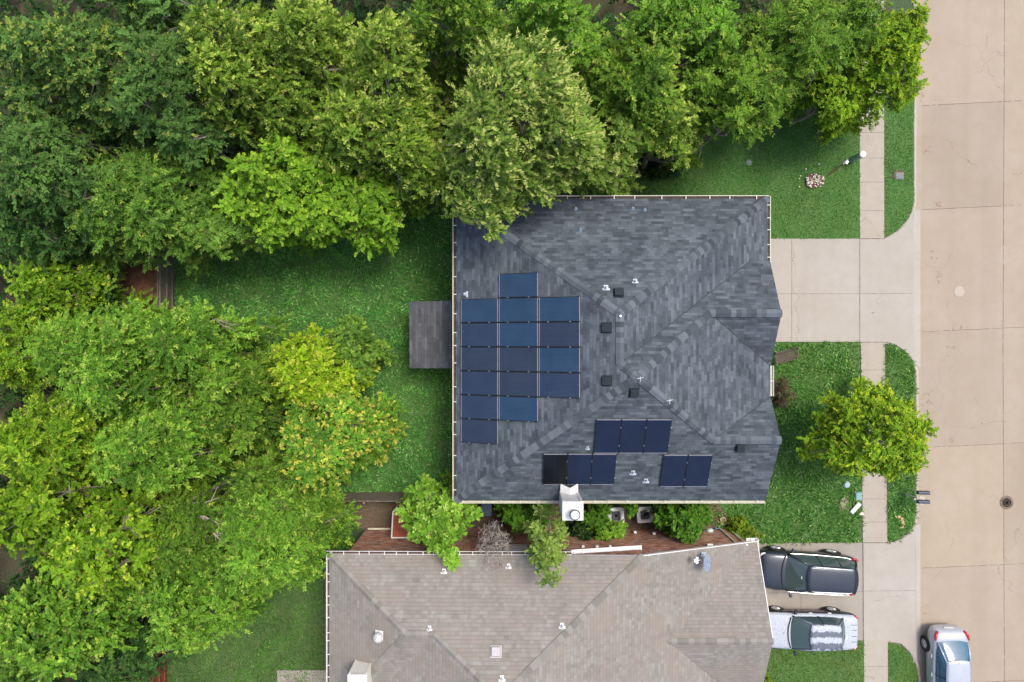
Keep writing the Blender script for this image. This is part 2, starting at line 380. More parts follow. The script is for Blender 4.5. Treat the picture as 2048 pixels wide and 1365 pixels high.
for i, (ya, yb) in enumerate([(-30, -42), (210, 199), (419, 409), (664, 654), (896, 886), (1138, 1129), (1372, 1363)]):
    joint(road_o, (1848, ya), (2230, yb - 8), -.086, .014, i, .006, .12)
joint(road_o, (2013, -200), (2009, 700), -.085, .013, 31, .003, .04); joint(road_o, (2009, 700), (2013, 1600), -.085, .013, 32, .003, .04)
joint(road_o, (1824, 380), (1826, 700), -.084, .012, 33, .004, .3)
mb = MB(); c = P(1921, 583); mb.poly([(c.x + .26 * math.cos(t * .35) * random.Random(t).uniform(.93, 1.05), c.y + .26 * math.sin(t * .35), -.088) for t in range(18)])
mb.build("road_stain", plain("pale_spot", (.34, .292, .235), .9, var=.05), road_o, kind="structure")
stn = plain("brown_stain", (.27, .19, .12), .95, var=.2, scale=8)
for k, (a, b, s_) in enumerate([(1868, 515, 7), (1857, 300, 5), (1853, 1225, 8), (1880, 408, 3), (1905, 880, 4), (1850, 195, 6)]):
    r = random.Random(k); mb = MB(); c = P(a, b)
    for q in range(7):
        cx, cy = c.x + r.gauss(0, s_ / 60), c.y + r.gauss(0, s_ / 40); rr = r.uniform(.015, .05)
        mb.poly([(cx + rr * math.cos(t) * r.uniform(.5, 1.3), cy + rr * math.sin(t) * r.uniform(.5, 1.3), -.087 + .0003 * q) for t in [x * .9 for x in range(7)]])
    mb.build("road_stain", stn, road_o, kind="structure")
# kerbs
M_kerb = concrete("kerb_concrete", (.36, .315, .26), (.38, .345, .30), (.28, .23, .175), sc=2)
def kerb(pts, seed=0):
    P3 = [P(a, b) for a, b in pts]; mb = MB(); prof = [(0, -.12), (0, .018), (.12, .014), (.19, -.06), (.2, -.12)]
    rings = []
    for i, p in enumerate(P3):
        d = (P3[min(i + 1, len(P3) - 1)] - P3[max(i - 1, 0)]).normalized(); s = Vector((d.y, -d.x, 0))
        if s.x < 0 and abs(s.x) > .3: s = -s
        rings.append([p + s * a + Vector((0, 0, z)) for a, z in prof])
    vs = [v for r_ in rings for v in r_]; n = len(prof)
    mb.add(vs, [[i * n + k, i * n + k + 1, (i + 1) * n + k + 1, (i + 1) * n + k] for i in range(len(rings) - 1) for k in range(n - 1)])
    return mb.build("kerb", M_kerb, kind="structure", smooth=True)
kerb([(1827, -900), (1827, 60), (1827, 405), (1823, 423), (1814, 441), (1800, 457), (1783, 470), (1769, 477)])
kerb([(1769, 685), (1790, 690), (1808, 701), (1822, 718), (1830, 740), (1831, 760), (1831, 1030), (1827, 1050), (1817, 1066), (1800, 1078), (1775, 1085)])
kerb([(1776, 1281), (1800, 1288), (1820, 1306), (1832, 1330), (1837, 1358), (1837, 1380), (1837, 2200)])
# pavement and driveways
walk = flat("sidewalk", [(1717, -900), (1766, -900), (1768, 478), (1719, 478)], .03, M_conc_walk, th=.06)
for i, y in enumerate([-60, 10, 70, 120, 170, 217, 266, 317, 365, 422]): joint(walk, (1718, y), (1768, y), .034, .014, i + 50)
joint(walk, (1719, 478), (1768, 478), .034, .03, 60)
walk2 = flat("sidewalk", [(1721, 684), (1769, 684), (1774, 1085), (1725, 1085)], .03, M_conc_walk, th=.06)
for i, y in enumerate([740, 790, 840, 890, 940, 998, 1044]): joint(walk2, (1721 + (y - 684) * .012, y), (1769 + (y - 684) * .012, y), .034, .016, i + 70)
joint(walk2, (1721, 685), (1769, 685), .034, .03, 80)
walk3 = flat("sidewalk", [(1727, 1281), (1775, 1281), (1778, 2200), (1730, 2200)], .03, M_conc_walk, th=.06)
joint(walk3, (1727, 1333), (1776, 1333), .034, .014, 81)
def apron_pts(l): return [P(a, b) for a, b in l]
drv = flat("driveway", [(1480, 478), (1719, 478), (1769, 478), (1785, 472), (1802, 459), (1816, 441), (1825, 420), (1827, 478), (1827, 683), (1829, 730), (1821, 714), (1806, 699), (1788, 688), (1769, 684), (1719, 684), (1480, 684)], .026, M_conc_drive, th=.06)
joint(drv, (1583, 479), (1583, 683), .031, .014, 90); joint(drv, (1719, 479), (1719, 684), .031, .028, 91, .002)
joint(drv, (1540, 588), (1719, 588), .031, .012, 92); joint(drv, (1720, 588), (1824, 587), .031, .014, 93)
drv2 = flat("driveway", [(1470, 1087), (1727, 1086), (1775, 1086), (1802, 1079), (1819, 1066), (1829, 1048), (1831, 1100), (1832, 1250), (1833, 1325), (1821, 1305), (1802, 1288), (1776, 1281), (1727, 1281), (1470, 1281)], .026, M_conc_old, th=.06)
flat("driveway_apron", [(1727, 1087), (1776, 1087), (1803, 1080), (1820, 1067), (1829, 1052), (1830, 1100), (1831, 1250), (1832, 1320), (1821, 1303), (1803, 1287), (1777, 1281), (1727, 1281)], .031, M_conc_drive, parent=drv2)
joint(drv2, (1602, 1088), (1601, 1281), .036, .014, 94); joint(drv2, (1725, 1087), (1726, 1281), .037, .028, 95, .002)
joint(drv2, (1520, 1186), (1725, 1183), .036, .012, 96); joint(drv2, (1727, 1182), (1830, 1181), .037, .012, 97)
# sloped lips from the aprons down to the road
for (ya, yb) in ((420, 735), (1050, 1325)):
    a, b = P(1826, ya), P(1826, yb); mb = MB()
    mb.poly([(a.x, b.y, .024), (a.x + .42, b.y, -.09), (a.x + .42, a.y, -.09), (a.x, a.y, .024)])
    mb.build("driveway_lip", M_conc_drive, kind="structure")
flat("patio_slab", [(555, 1340), (700, 1340), (700, 1500), (555, 1500)], .05, M_conc_old, th=.1)

# grass blades (uncountable): one object per lawn
def in_poly(x, y, poly):
    ins = np.zeros(len(x), bool); n = len(poly); j = n - 1
    for i in range(n):
        xi, yi = poly[i]; xj, yj = poly[j]
        c_ = ((yi > y) != (yj > y)) & (x < (xj - xi) * (y - yi) / (yj - yi + 1e-9) + xi); ins ^= c_; j = i
    return ins
def lowfreq(x, y, s, seed):
    r = np.random.default_rng(seed); out = np.zeros(len(x))
    for k in range(9):
        a, ph, f = r.uniform(0, 6.28), r.uniform(0, 6.28), s * r.uniform(.5, 1.9)
        out += np.sin((x * np.cos(a) + y * np.sin(a)) * f + ph)
    return out / 9 * 1.6
def grass(pxpoly, dens, L, Wd, pal, seed, spread=.9, hole=None, dry=0.0):
    r = np.random.default_rng(seed); poly = [(P(a, b).x, P(a, b).y) for a, b in pxpoly]
    xs = [p[0] for p in poly]; ys = [p[1] for p in poly]; A = (max(xs) - min(xs)) * (max(ys) - min(ys)); n = int(A * dens)
    x = r.uniform(min(xs), max(xs), n); y = r.uniform(min(ys), max(ys), n); k = in_poly(x, y, poly); x, y = x[k], y[k]
    x = x + r.normal(0, .025, len(x)); y = y + r.normal(0, .025, len(x))
    # tufts: neighbouring blades lean together
    th = lowfreq(x, y, 2.2, seed + 1) * 5 + r.normal(0, .7, len(x)); ph = lowfreq(x, y, .5, seed + 3)
    sz = L * (.65 + .5 * np.clip(lowfreq(x, y, 1.5, seed + 2), -1, 1) * .5 + r.uniform(0, .5, len(x)))
    lean = r.uniform(.25, 1.0, len(x)) * spread
    ax = np.stack([np.cos(th) * lean, np.sin(th) * lean, np.sqrt(np.clip(1.15 - lean ** 2, .08, 1))], 1); ax = nrm(ax)
    side = nrm(np.cross(ax, np.array([0, 0, 1.0]) + r.normal(0, .5, (len(x), 3))))
    p = np.stack([x, y, np.full(len(x), .01)], 1); sz = sz[:, None]; wd = Wd * r.uniform(.6, 1.3, (len(x), 1))
    tip = p + ax * sz; tip[:, 2] -= sz[:, 0] * .18
    mid = p + ax * sz * .5
    V = np.stack([p, mid - side * wd, tip, mid + side * wd], 1)
    t = np.clip(.5 + .35 * ph + r.normal(0, .28, len(x)), 0, 1)[:, None]; u = (r.random(len(x)) < .16)[:, None]
    pa = np.array(pal); C = pa[0] * (1 - t) + pa[1] * t; C = np.where(u, pa[2], C)
    if dry:
        d = np.clip(lowfreq(x, y, .9, seed + 9) * 1.4 - .45, 0, 1)[:, None] * dry; C = C * (1 - d) + np.array([.19, .15, .06]) * d
    C = C * r.uniform(.8, 1.2, (len(x), 1)); return V, C
GP_TALL = ((.045, .18, .026), (.14, .34, .055), (.34, .50, .16))
GP_BACK = ((.055, .25, .038), (.16, .46, .085), (.38, .60, .20))
GP_CUT = ((.070, .25, .040), (.13, .34, .055), (.26, .42, .11))
GP_DRY = ((.04, .16, .020), (.09, .25, .03), (.22, .34, .08))
def lawn_obj(name_label, jobs):
    VV, CC = zip(*jobs); o = quads("grass", np.concatenate(VV), np.concatenate(CC), M_grass)
    return tag(o, kind="stuff", label=name_label, cat="grass")
L_ = LAWNS
lawn_obj("long green grass of the back yard between the fence and the blue roofed house", [grass(L_['back'], 300, .26, .019, GP_BACK, 1, dry=.15)])
lawn_obj("short mown grass north of the blue roofed house and beside the pavement", [grass(L_['front_north'], 560, .11, .012, GP_CUT, 2, dry=.45), grass(L_['strip_north'], 560, .11, .012, GP_CUT, 3, dry=.3)])
lawn_obj("long tufty green grass of the front yard between the two driveways", [grass(L_['front_south'], 300, .26, .020, GP_TALL, 4, dry=.4), grass(L_['strip_south'], 300, .26, .020, GP_TALL, 5, dry=.15)])
lawn_obj("short grass south of the driveway with the two parked cars", [grass(L_['neighbour_front'], 560, .11, .012, ((.09, .20, .025), (.14, .26, .035), (.26, .35, .08)), 6, dry=.4), grass(L_['strip_far'], 560, .11, .012, ((.09, .20, .025), (.14, .26, .035), (.26, .35, .08)), 7, dry=.4)])
lawn_obj("patchy dark grass of the back yard beside the tan roofed house", [grass(L_['neighbour_back'], 520, .13, .015, GP_DRY, 8, dry=.5)])
# ================================================================== HOUSES
def roof_face(mb, vs, m=0):
    """adds a roof plane with UVs: u along the eave, v up the slope"""
    vs = [Vector(v) for v in vs]
    n = Vector((0, 0, 0))
    for i in range(len(vs)): a, b = vs[i], vs[(i + 1) % len(vs)]; n += a.cross(b)
    n.normalize()
    if n.z < 0: n = -n; vs = vs[::-1]
    up = Vector((-n.x, -n.y, 0)); up = (up - n * up.dot(n)).normalized(); u = up.cross(n)
    mb.poly(vs, m, uv=[(v.dot(u), v.dot(up)) for v in vs])
def caps(house, name, a, b, pal, width=.17, step=.2, seed=0, lift=.03, na=None):
    """a line of overlapping ridge shingles from low end a to high end b; wings droop to both sides"""
    r = random.Random(seed); mb = MB(); d = b - a; L = d.length; d = d.normalized()
    s = d.cross(Vector((0, 0, 1))).normalized(); up = s.cross(d); n = int(L / step)
    dr = na if na is not None else .05
    for i in range(n + 1):
        p0 = a + d * (i * step - .02); p1 = a + d * min(L + .02, (i + 1) * step + .05)
        h0, h1 = lift + .012, lift; w_ = width * r.uniform(.92, 1.05); t = r.random()
        c = tuple(pal[0][k] * (1 - t) + pal[1][k] * t for k in range(3))
        A0, B0, C0 = p0 - s * w_ + up * (h0 - dr), p0 + up * (h0 + .01), p0 + s * w_ + up * (h0 - dr)
        A1, B1, C1 = p1 - s * w_ + up * (h1 - dr), p1 + up * (h1 + .01), p1 + s * w_ + up * (h1 - dr)
        e = -up * .012
        mb.add([A0, B0, C0, A1, B1, C1, A0 + e, B0 + e, C0 + e], [[0, 1, 4, 3], [1, 2, 5, 4], [6, 7, 1, 0], [7, 8, 2, 1]], 0, c)
    return mb.build(name, M_tint, house)
def gutter(house, a, b, outward, mat, straps=(), debris=True, w_=.11, name="gutter"):
    """open trough along an eave: a, b on the roof edge, outward = unit vector"""
    o = Vector(outward); d = (b - a).normalized(); mb = MB(); up = Vector((0, 0, 1))
    prof = [(0.0, -.01), (0.0, -.10), (w_ - .025, -.10), (w_, -.005), (w_ + .02, -.005), (w_ + .02, -.02), (w_ - .005, -.115), (-.015, -.115), (-.015, -.01)]
    vs = [p + o * x + up * z for p in (a, b) for x, z in prof]; n = len(prof)
    mb.add(vs, [[k, (k + 1) % n, n + (k + 1) % n, n + k] for k in range(n)] + [list(range(n))[::-1], list(range(n, 2 * n))])
    g_ = mb.build(name, mat, house)
    if debris:
        mb = MB(); mb.poly([a + o * .004 + up * -.085, b + o * .004 + up * -.085, b + o * (w_ - .02) + up * -.085, a + o * (w_ - .02) + up * -.085])
        mb.build("leaf_debris", M_debris, g_)
    L = (b - a).length
    for t in straps:
        p = a + d * L * t; mb = MB()
        mb.add([p + d * s_ + o * x + up * z for s_ in (-.015, .015) for x, z in ((-.03, .012), (w_ + .02, .006), (w_ + .02, -.004), (-.03, .0))], [[0, 1, 5, 4], [1, 2, 6, 5], [3, 2, 1, 0], [4, 5, 6, 7], [2, 3, 7, 6]])
        mb.build("gutter_strap", mat, g_)
    return g_
def window(house, c, wd, ht, face, sill=True):
    """c centre on the wall plane; face = outward unit vector (axis aligned)"""
    o = Vector(face); s = Vector((-o.y, o.x, 0)); c = Vector(c); Mx = Matrix((s, o, Vector((0, 0, 1)))).transposed()
    mb = MB(); fw = .06
    for dx, dz, sx, sz in ((0, ht / 2, wd + fw, fw), (0, -ht / 2, wd + fw, fw), (-wd / 2, 0, fw, ht - fw), (wd / 2, 0, fw, ht - fw), (0, 0, .03, ht - fw)):
        mb.box(c + s * dx + o * .03 + Vector((0, 0, dz)), (sx, .08, sz), M=Mx)
    f = mb.build("window", M_cream, house)
    mb = MB(); mb.box(c + o * .012, (wd - .02, .02, ht - .02), M=Mx); mb.build("pane", M_glass, f)
    if sill: mb = MB(); mb.box(c + o * .06 + Vector((0, 0, -ht / 2 - .06)), (wd + .16, .12, .05), M=Mx); mb.build("sill", M_cream, f)
def fascia(mb, pts, h=.16, t=0):
    for a, b in zip(pts, pts[1:]):
        z = Vector((0, 0, h)); mb.poly([a - z, b - z, b, a], 1)
# ------------------------------------------------------------------ blue-grey roofed house
HB = empty("house", K(4.3, -.4, 0), label="house with hipped slate blue shingle roof carrying the solar panels", cat="house")
e = 5.3
A = K(-2.45, 6.2, e); B = K(11.14, 6.2, e); P1 = K(4.257, 1.07, 8.095); Q = K(4.257, -.90, 8.095); SWc = K(-2.45, -6.95, e)
P2 = K(4.897, -1.414, 8.36); E1 = K(11.14, 3.42, e); V1 = K(10.2, 3.42, 5.69); G1 = K(11.08, 3.42, 5.69); AP1 = K(11.08, 1.14, 6.94)
RR = K(8.14, 1.14, 6.94); L1 = K(11.12, -1.07, 5.63); L2 = K(11.12, -2.38, 5.63); R2 = K(8.30, -4.09, 6.87); AP2 = K(11.08, -4.09, 6.87); SEc = K(11.03, -6.95, e)
mb = MB()
for f_ in ([A, B, P1], [A, SWc, P2, Q, P1], [P1, B, E1, V1, Q], [P2, Q, V1, G1, AP1, RR], [RR, AP1, L1], [P2, RR, L1, L2, R2], [R2, L2, AP2], [P2, R2, AP2, SEc, SWc]):
    roof_face(mb, f_, 0)
rim = [A, SWc, SEc, AP2, L2, L1, AP1, G1, V1, E1, B, A]
M_fascia = M_cream
fascia(mb, rim, .17)
zs = Vector((0, 0, .17)); mb.poly([A - zs, B - zs, E1 - zs, K(11.1, -6.95, e) - zs, SWc - zs], 1)
roofB = mb.build("roof", [M_roofA, M_fascia], HB)
PN, PW, PS, PE2 = (A, B, P1), (A, SWc, P2), (P2, SEc, SWc), (P2, RR, L1); PE1 = (P1, B, E1); PN2 = (Q, RR, G1); PN3 = (R2, L2, AP2)
capal = ((.034, .043, .051), (.104, .124, .139))
for i, (a, b) in enumerate([(A, P1), (B, P1), (SWc, P2), (R2, P2), (RR, P2), (AP1, RR), (AP2, R2)]):
    caps(HB, "ridge_caps", a, b, capal, seed=i, width=.155)
caps(HB, "ridge_caps", Q, P1, capal, seed=11, width=.155); caps(HB, "ridge_caps", Q, P2, capal, seed=12, width=.155)
# valley lines (metal seam)
mb = MB()
for a, b in ((Q, V1), (RR, L1), (R2, L2)):
    d = (b - a).normalized(); s = d.cross(Vector((0, 0, 1))).normalized() * .014; u = Vector((0, 0, .012))
    mb.poly([a - s + u, a + s + u, b + s + u, b - s + u])
mb.build("valley_seam", plain("dark_seam", (.02, .024, .03), .8), HB)
# walls
mb = MB(); zt = (K(0, 0, e) - zs).z
wp = [(-2.0, -6.25), (10.15, -6.25), (10.15, 5.5), (-2.0, 5.5)]
for i in range(4):
    a, b = wp[i], wp[(i + 1) % 4]; mb.poly([(a[0], a[1], 0), (b[0], b[1], 0), (b[0], b[1], zt), (a[0], a[1], zt)])
xf = 10.2
for lo, ap, hi in ((K(0, -1.0, 5.45), K(0, 1.14, 6.85), K(0, 3.3, 5.5)), (K(0, -6.7, 5.2), K(0, -4.09, 6.75), K(0, -2.5, 5.5))):
    mb.poly([(xf, lo.y, zt - .1), (xf, hi.y, zt - .1), (xf, hi.y, hi.z - .05), (xf, ap.y, ap.z - .05), (xf, lo.y, lo.z - .05)])
mb.build("wall", M_brick2, HB)
M_door = plain("garage_door_paint", (.55, .52, .46), .5, var=.05)
def garage_door(house, x, y0, y1, h):
    mb = MB(); mb.box((x, (y0 + y1) / 2, h / 2), (.05, y1 - y0, h))
    for k in range(1, 4): mb.box((x + .027, (y0 + y1) / 2, h * k / 4), (.012, y1 - y0 - .04, .02))
    return mb.build("garage_door", M_door, house)
garage_door(HB, 10.19, -.1, 4.8, 2.3)
mb = MB(); mb.box((10.18, -1.9, 1.05), (.06, .95, 2.1)); dr = mb.build("door", plain("dark_red_door", (.16, .04, .03), .4), HB)
mb = MB(); mb.tube([(10.22, -2.25, 1.0), (10.28, -2.25, 1.0)], .03, 8); mb.build("handle", M_metal, dr)
window(HB, (10.15, -4.3, 1.6), 1.6, 1.4, (1, 0, 0)); window(HB, (-2.0, 3.5, 1.6), 1.5, 1.3, (-1, 0, 0)); window(HB, (-2.0, -4.2, 1.6), 1.5, 1.3, (-1, 0, 0))
window(HB, (2.0, 5.5, 1.7), 1.2, 1.1, (0, 1, 0)); window(HB, (7.0, 5.5, 1.7), 1.2, 1.1, (0, 1, 0)); window(HB, (7.6, -6.25, 1.7), 1.0, 1.1, (0, -1, 0))
rs = random.Random(4)
def straps(n, seed): r = random.Random(seed); return [(i + .5 + r.uniform(-.2, .2)) / n for i in range(n)]
gutter(HB, A + Vector((0, .1, 0)), SWc, (-1, 0, 0), M_cream, straps(17, 1))
gutter(HB, A, B + Vector((.05, 0, 0)), (0, 1, 0), M_cream, straps(13, 2))
gutter(HB, SWc, SEc, (0, -1, 0), M_cream, straps(17, 3), debris=False, w_=.085)
gutter(HB, E1, B + Vector((0, .1, 0)), (1, 0, 0), M_cream, straps(5, 4), w_=.09)
gutter(HB, K(11.12, -2.38, 5.63), K(11.12, -1.07, 5.63), (1, 0, 0), M_cream, [.5], debris=False, w_=.12)
# patio roof on the west side
PR = MB(); a = [Vector((-4.62, 1.76, 2.45)), Vector((-4.60, -1.22, 2.45)), Vector((-1.95, -1.20, 2.95)), Vector((-1.95, 1.80, 2.95))]
roof_face(PR, a, 0); fascia(PR, [a[3], a[0], a[1], a[2]], .15); PR.poly([v - Vector((0, 0, .15)) for v in a], 1)
PR.build("patio_roof", [shingle("slate_shingle_dark", ((.050, .052, .058), (.072, .073, .080), (.105, .111, .118)), offs=.3, cloud=((.9, .9, .9), (1.1, 1.1, 1.1))), M_cream], HB)
for y in (1.5, -.95):
    mb = MB(); mb.box((-4.4, y, 1.15), (.12, .12, 2.3)); mb.build("post", M_cream, HB)
# chimney
def chimney(house, x0, x1, y0, y1, z1, fl, fd=.3, mat=None):
    mat = mat or plain('off_white_siding', (.50, .49, .46), .55, var=.14, scale=2); mb = MB(); mb.box(((x0 + x1) / 2, (y0 + y1) / 2, z1 / 2), (x1 - x0, y1 - y0, z1))
    for xx in (x0 + .03, x1 - .03):
        mb.box((xx, y1 + .012, z1 / 2 - .02), (.09, .03, z1 - .1)); mb.box((xx, y0 - .012, z1 / 2 - .02), (.09, .03, z1 - .1))
    c = mb.build("chimney", mat, house)
    mb = MB(); mb.box(((x0 + x1) / 2, (y0 + y1) / 2, z1 + .02), (x1 - x0 + .06, y1 - y0 + .06, .05)); mb.build("chimney_cap", plain("chimney_top_metal", (.60, .60, .56), .5, .1, var=.12, scale=4), c, bevel=.008)
    if fl:
        fx, fy = fl; mb = MB(); mb.lathe((fx, fy, z1 + .045), [(fd * .8, 0), (fd * .62, .1), (fd * .6, .38), (fd * .62, .40)], 24); f = mb.build("flue", M_white, c, smooth=False)
        mb = MB(); mb.cyl((fx, fy, z1 + .42), fd * .68, .05, 24); mb.lathe((fx, fy, z1 + .47), [(fd * .66, 0), (fd * .5, .03), (0.01, .045)], 24); mb.build("flue_cap", M_white, f)
        mb = MB()
        mb.lathe((fx, fy, z1 + .415), [(fd * .86, 0), (fd * .86, .03), (fd * .60, .031)], 24); mb.build("cap_rim", M_dark, f)
    return c
ch = chimney(HB, 1.95, 2.69, -6.81, -6.15, 6.74, (2.36, -6.52), .24)
mb = MB(); q0, _ = ray(1119, 983, PS, .01); mb.add([(1.96, -6.2, 5.2), (2.68, -6.2, 5.2), (2.68, -5.78, 5.22), (2.33, -5.9, 5.5), (1.96, -5.78, 5.22), (2.33, -6.2, 5.55)], [[0, 5, 3, 4], [5, 1, 2, 3]])
mb.build("flashing", M_white, ch)
# roof vents and pipes, parts of the roof
def onplane(px, py, plane, lift=0): return ray(px, py, plane, lift)
def frame(n):
    up = Vector((-n.x, -n.y, 0)); up = (up - n * up.dot(n)).normalized() if up.length > 1e-4 else Vector((0, 1, 0)); u = up.cross(n); return Matrix((u, up, n)).transposed()
M_ventbox = plain("charcoal_vent", (.022, .030, .036), .8, var=.1, spec=.15)
M_whitepipe = plain("pale_pipe", (.42, .46, .50), .4, .1, var=.08)
def box_vent(roof, px, py, plane, s=.36, mat=None):
    p, n = onplane(px, py, plane); Mx = frame(n); mb = MB()
    mb.box(p + n * .015, (s * 1.15, s * 1.15, .012), M=Mx); v = mb.build("roof_vent", mat or M_ventbox, roof)
    mb = MB(); mb.box(p + n * .09, (s, s * .95, .13), M=Mx, taper=.9); mb.build("vent_hood", mat or M_ventbox, v, bevel=.02)
def pipe_vent(roof, px, py, plane, s=1.0, dx=0, up=1, mat=None):
    p, n = onplane(px, py, plane); Mx = frame(n); mt = mat or M_whitepipe; mb = MB()
    mb.box(p + n * .012 + (Mx @ Vector((0, .10 * s * up, 0))), (.30 * s, .10 * s, .012), M=Mx); mb.box(p + n * .011, (.17 * s, .2 * s, .012), M=Mx); v = mb.build("roof_vent", mt, roof)
    mb = MB(); mb.cyl(p - Vector((0, 0, .05)), .055 * s, .32, 14, r2=.045 * s); pp = mb.build("pipe", mt, v, smooth=False)
    mb = MB(); mb.cyl(p + Vector((0, 0, .272)), .022 * s, .003, 10); mb.build("pipe_opening", M_dark, pp)
def dome_vent(roof, px, py, plane, r_=.06):
    p, n = onplane(px, py, plane); mb = MB(); mb.lathe(p, [(r_ * 1.6, .0), (r_ * 1.5, .015), (r_, .03), (r_ * .95, .06), (r_ * .5, .09), (.002, .1)], 16, M=frame(n)); mb.build("roof_vent", plain("blue_grey_dome", (.16, .22, .28), .3, .2), roof, smooth=True)
box_vent(roofB, 1237, 587, PN); box_vent(roofB, 1213, 656, PW); box_vent(roofB, 1214, 762, PW); box_vent(roofB, 1268, 785, PS, .34); box_vent(roofB, 1480, 895, PS, .33)
pipe_vent(roofB, 1212, 575, PN, .95); pipe_vent(roofB, 1270, 562, PN, .8); pipe_vent(roofB, 931, 589, PW, .8); pipe_vent(roofB, 1266, 945, PS, .9, up=-1); pipe_vent(roofB, 1292, 961, PS, .9, up=-1); pipe_vent(roofB, 1175, 896, PS, .6, up=-1)
for a_, b_ in ((1151, 418), (1160, 461), (1265, 417), (1289, 420)): dome_vent(roofB, a_, b_, PN)
mb = MB(); p = K(4.257, .98, 8.11); mb.cyl(p, .04, .12, 12); mb.build("roof_vent", M_metal, roofB)
for (a_, b_, pl) in ((1277, 756, PE2), (1335, 800, PE2)):
    p, n = onplane(a_, b_, pl); mb = MB(); mb.tube([p, p + Vector((0, 0, .35))], .02, 8); mb.tube([p + Vector((-.12, -.02, .33)), p + Vector((.12, .03, .33))], .012, 6); mb.tube([p + Vector((0, -.14, .34)), p + Vector((0, .06, .34))], .01, 6); mb.build("antenna", M_whitepipe, roofB)

# ------------------------------------------------------------------ solar panels, each a thing of its own
M_frame = plain("panel_frame", (.02, .022, .028), .35, .5, var=.1); M_trim = plain("pale_frame_edge", (.33, .31, .34), .4, .5, var=.08)
def cell_mat(name, c1, c2):
    m, nt, b = new_mat(name); uv = N(nt, "ShaderNodeUVMap"); s = N(nt, "ShaderNodeSeparateXYZ"); nt.links.new(uv.outputs[0], s.inputs[0])
    fr = math_(nt, 'FRACT', math_(nt, 'MULTIPLY', s.outputs[1], 1 / .0485)); ln = math_(nt, 'LESS_THAN', fr, .24)
    f2 = math_(nt, 'FRACT', math_(nt, 'MULTIPLY', s.outputs[0], 1 / .163)); l2 = math_(nt, 'LESS_THAN', f2, .035)
    cl = ramp(nt, noise(nt, objco(nt), 1.2, 3), .3, .7, (*c1, 1), (*c2, 1))
    col = mixc(nt, math_(nt, 'MULTIPLY', math_(nt, 'MAXIMUM', ln, l2), .75), cl, tuple(x * .35 for x in c1))
    nt.links.new(col, b.inputs["Base Color"]); b.inputs["Roughness"].default_value = .14; b.inputs["Specular IOR Level"].default_value = .22
    return m
CM = {'b': cell_mat("blue_cells", (.019, .043, .083), (.027, .055, .100)), 'i': cell_mat("indigo_cells", (.021, .036, .068), (.028, .045, .080)),
      'v': cell_mat("violet_grey_cells", (.023, .034, .060), (.029, .042, .069)), 'n': cell_mat("navy_cells", (.010, .016, .037), (.014, .021, .046)), 'k': cell_mat("dark_reflection_cells", (.005, .006, .009), (.008, .009, .012))}  # the near-black set has a dark reflection put into its cell colour
def solar(o, ux, uy, n, lw, wd, cells, label, grp, trimsides):
    """o = corner on the roof; ux long direction (unit), uy short direction; lifted off the shingles on rails"""
    h = .11; c = o + ux * lw / 2 + uy * wd / 2; rt = empty("solar_panel", c, label=label, cat="solar panel", group=grp)
    Mx = Matrix((ux, uy, n)).transposed(); f = .022; mb = MB()
    for s_ in (-1, 1):
        mb.box(c + uy * s_ * (wd / 2 - f / 2) + n * (h - .018), (lw, f, .04), M=Mx)
        mb.box(c + ux * s_ * (lw / 2 - f / 2) + n * (h - .018), (f, wd - 2 * f, .04), M=Mx, m=1)
    mb.build("frame", [M_frame, M_trim], rt)
    mb = MB(); hx, hy = lw / 2 - f, wd / 2 - f; zz = n * (h - .002)
    mb.poly([c + ux * a * hx + uy * b * hy + zz for a, b in ((-1, -1), (1, -1), (1, 1), (-1, 1))], uv=[(0, 0), (2 * hx, 0), (2 * hx, 2 * hy), (0, 2 * hy)])
    mb.build("glass", CM[cells], rt)
    mb = MB()
    for s_ in (-1, 1): mb.box(c + ux * s_ * lw * .27 + n * (h * .45), (.04, wd, .05), M=Mx)
    mb.build("rail", M_metal, rt)
    for s_ in (-.27, .27):
        mb = MB(); mb.box(c + ux * s_ * lw + uy * (wd / 2 + .008) + n * (h + .004), (.045, .028, .02), M=Mx); mb.build("clamp", M_metal, rt)
nW = (PW[1] - PW[0]).cross(PW[2] - PW[0]).normalized(); nW = nW if nW.z > 0 else -nW
uxW = Vector((1, 0, .3888)).normalized(); uyW = Vector((0, -1, 0)); nW = -uxW.cross(uyW) if uxW.cross(uyW).z < 0 else uxW.cross(uyW)
cols = [(922, 996, 598, 'left', 'biviiv', 3), (998, 1076, 546.5, 'middle', 'bbbvvb', 3), (1078, 1160, 594, 'right', 'bvbi', 3)]
ordn = ['first', 'second', 'third', 'fourth', 'fifth', 'sixth']
cn = {'b': 'bright blue', 'i': 'indigo blue', 'v': 'violet blue', 'n': 'navy', 'k': 'black'}
YT = 1.80 * .951; pitch = 1.030 * .951
for (pa, pb, pt, nm, cs, _) in cols:
    pc, _n = ray(pa, 682, PW, .11); x0 = pc.x; z0 = pc.z; q, _n = ray(pb, 682, PW, .11); lw = (q - pc).length - .01
    ytop = YT + (pitch if nm == 'middle' else 0)
    for k, c_ in enumerate(cs):
        o = Vector((x0 - nW.x * .11, ytop - k * pitch, 0)); o.z = A.z + .3888 * (o.x - A.x)
        solar(o, uxW, uyW, nW, lw, pitch - .025, c_, f"{cn[c_]} solar panel, {ordn[k]} from the top in the {nm} column on the west slope", "solar panels on the west roof slope", 0)
sS = (PS[0] - Vector((PS[0].x, PS[1].y, PS[1].z))); uS = Vector((0, sS.y, sS.z)).normalized(); nS = Vector((1, 0, 0)).cross(uS)
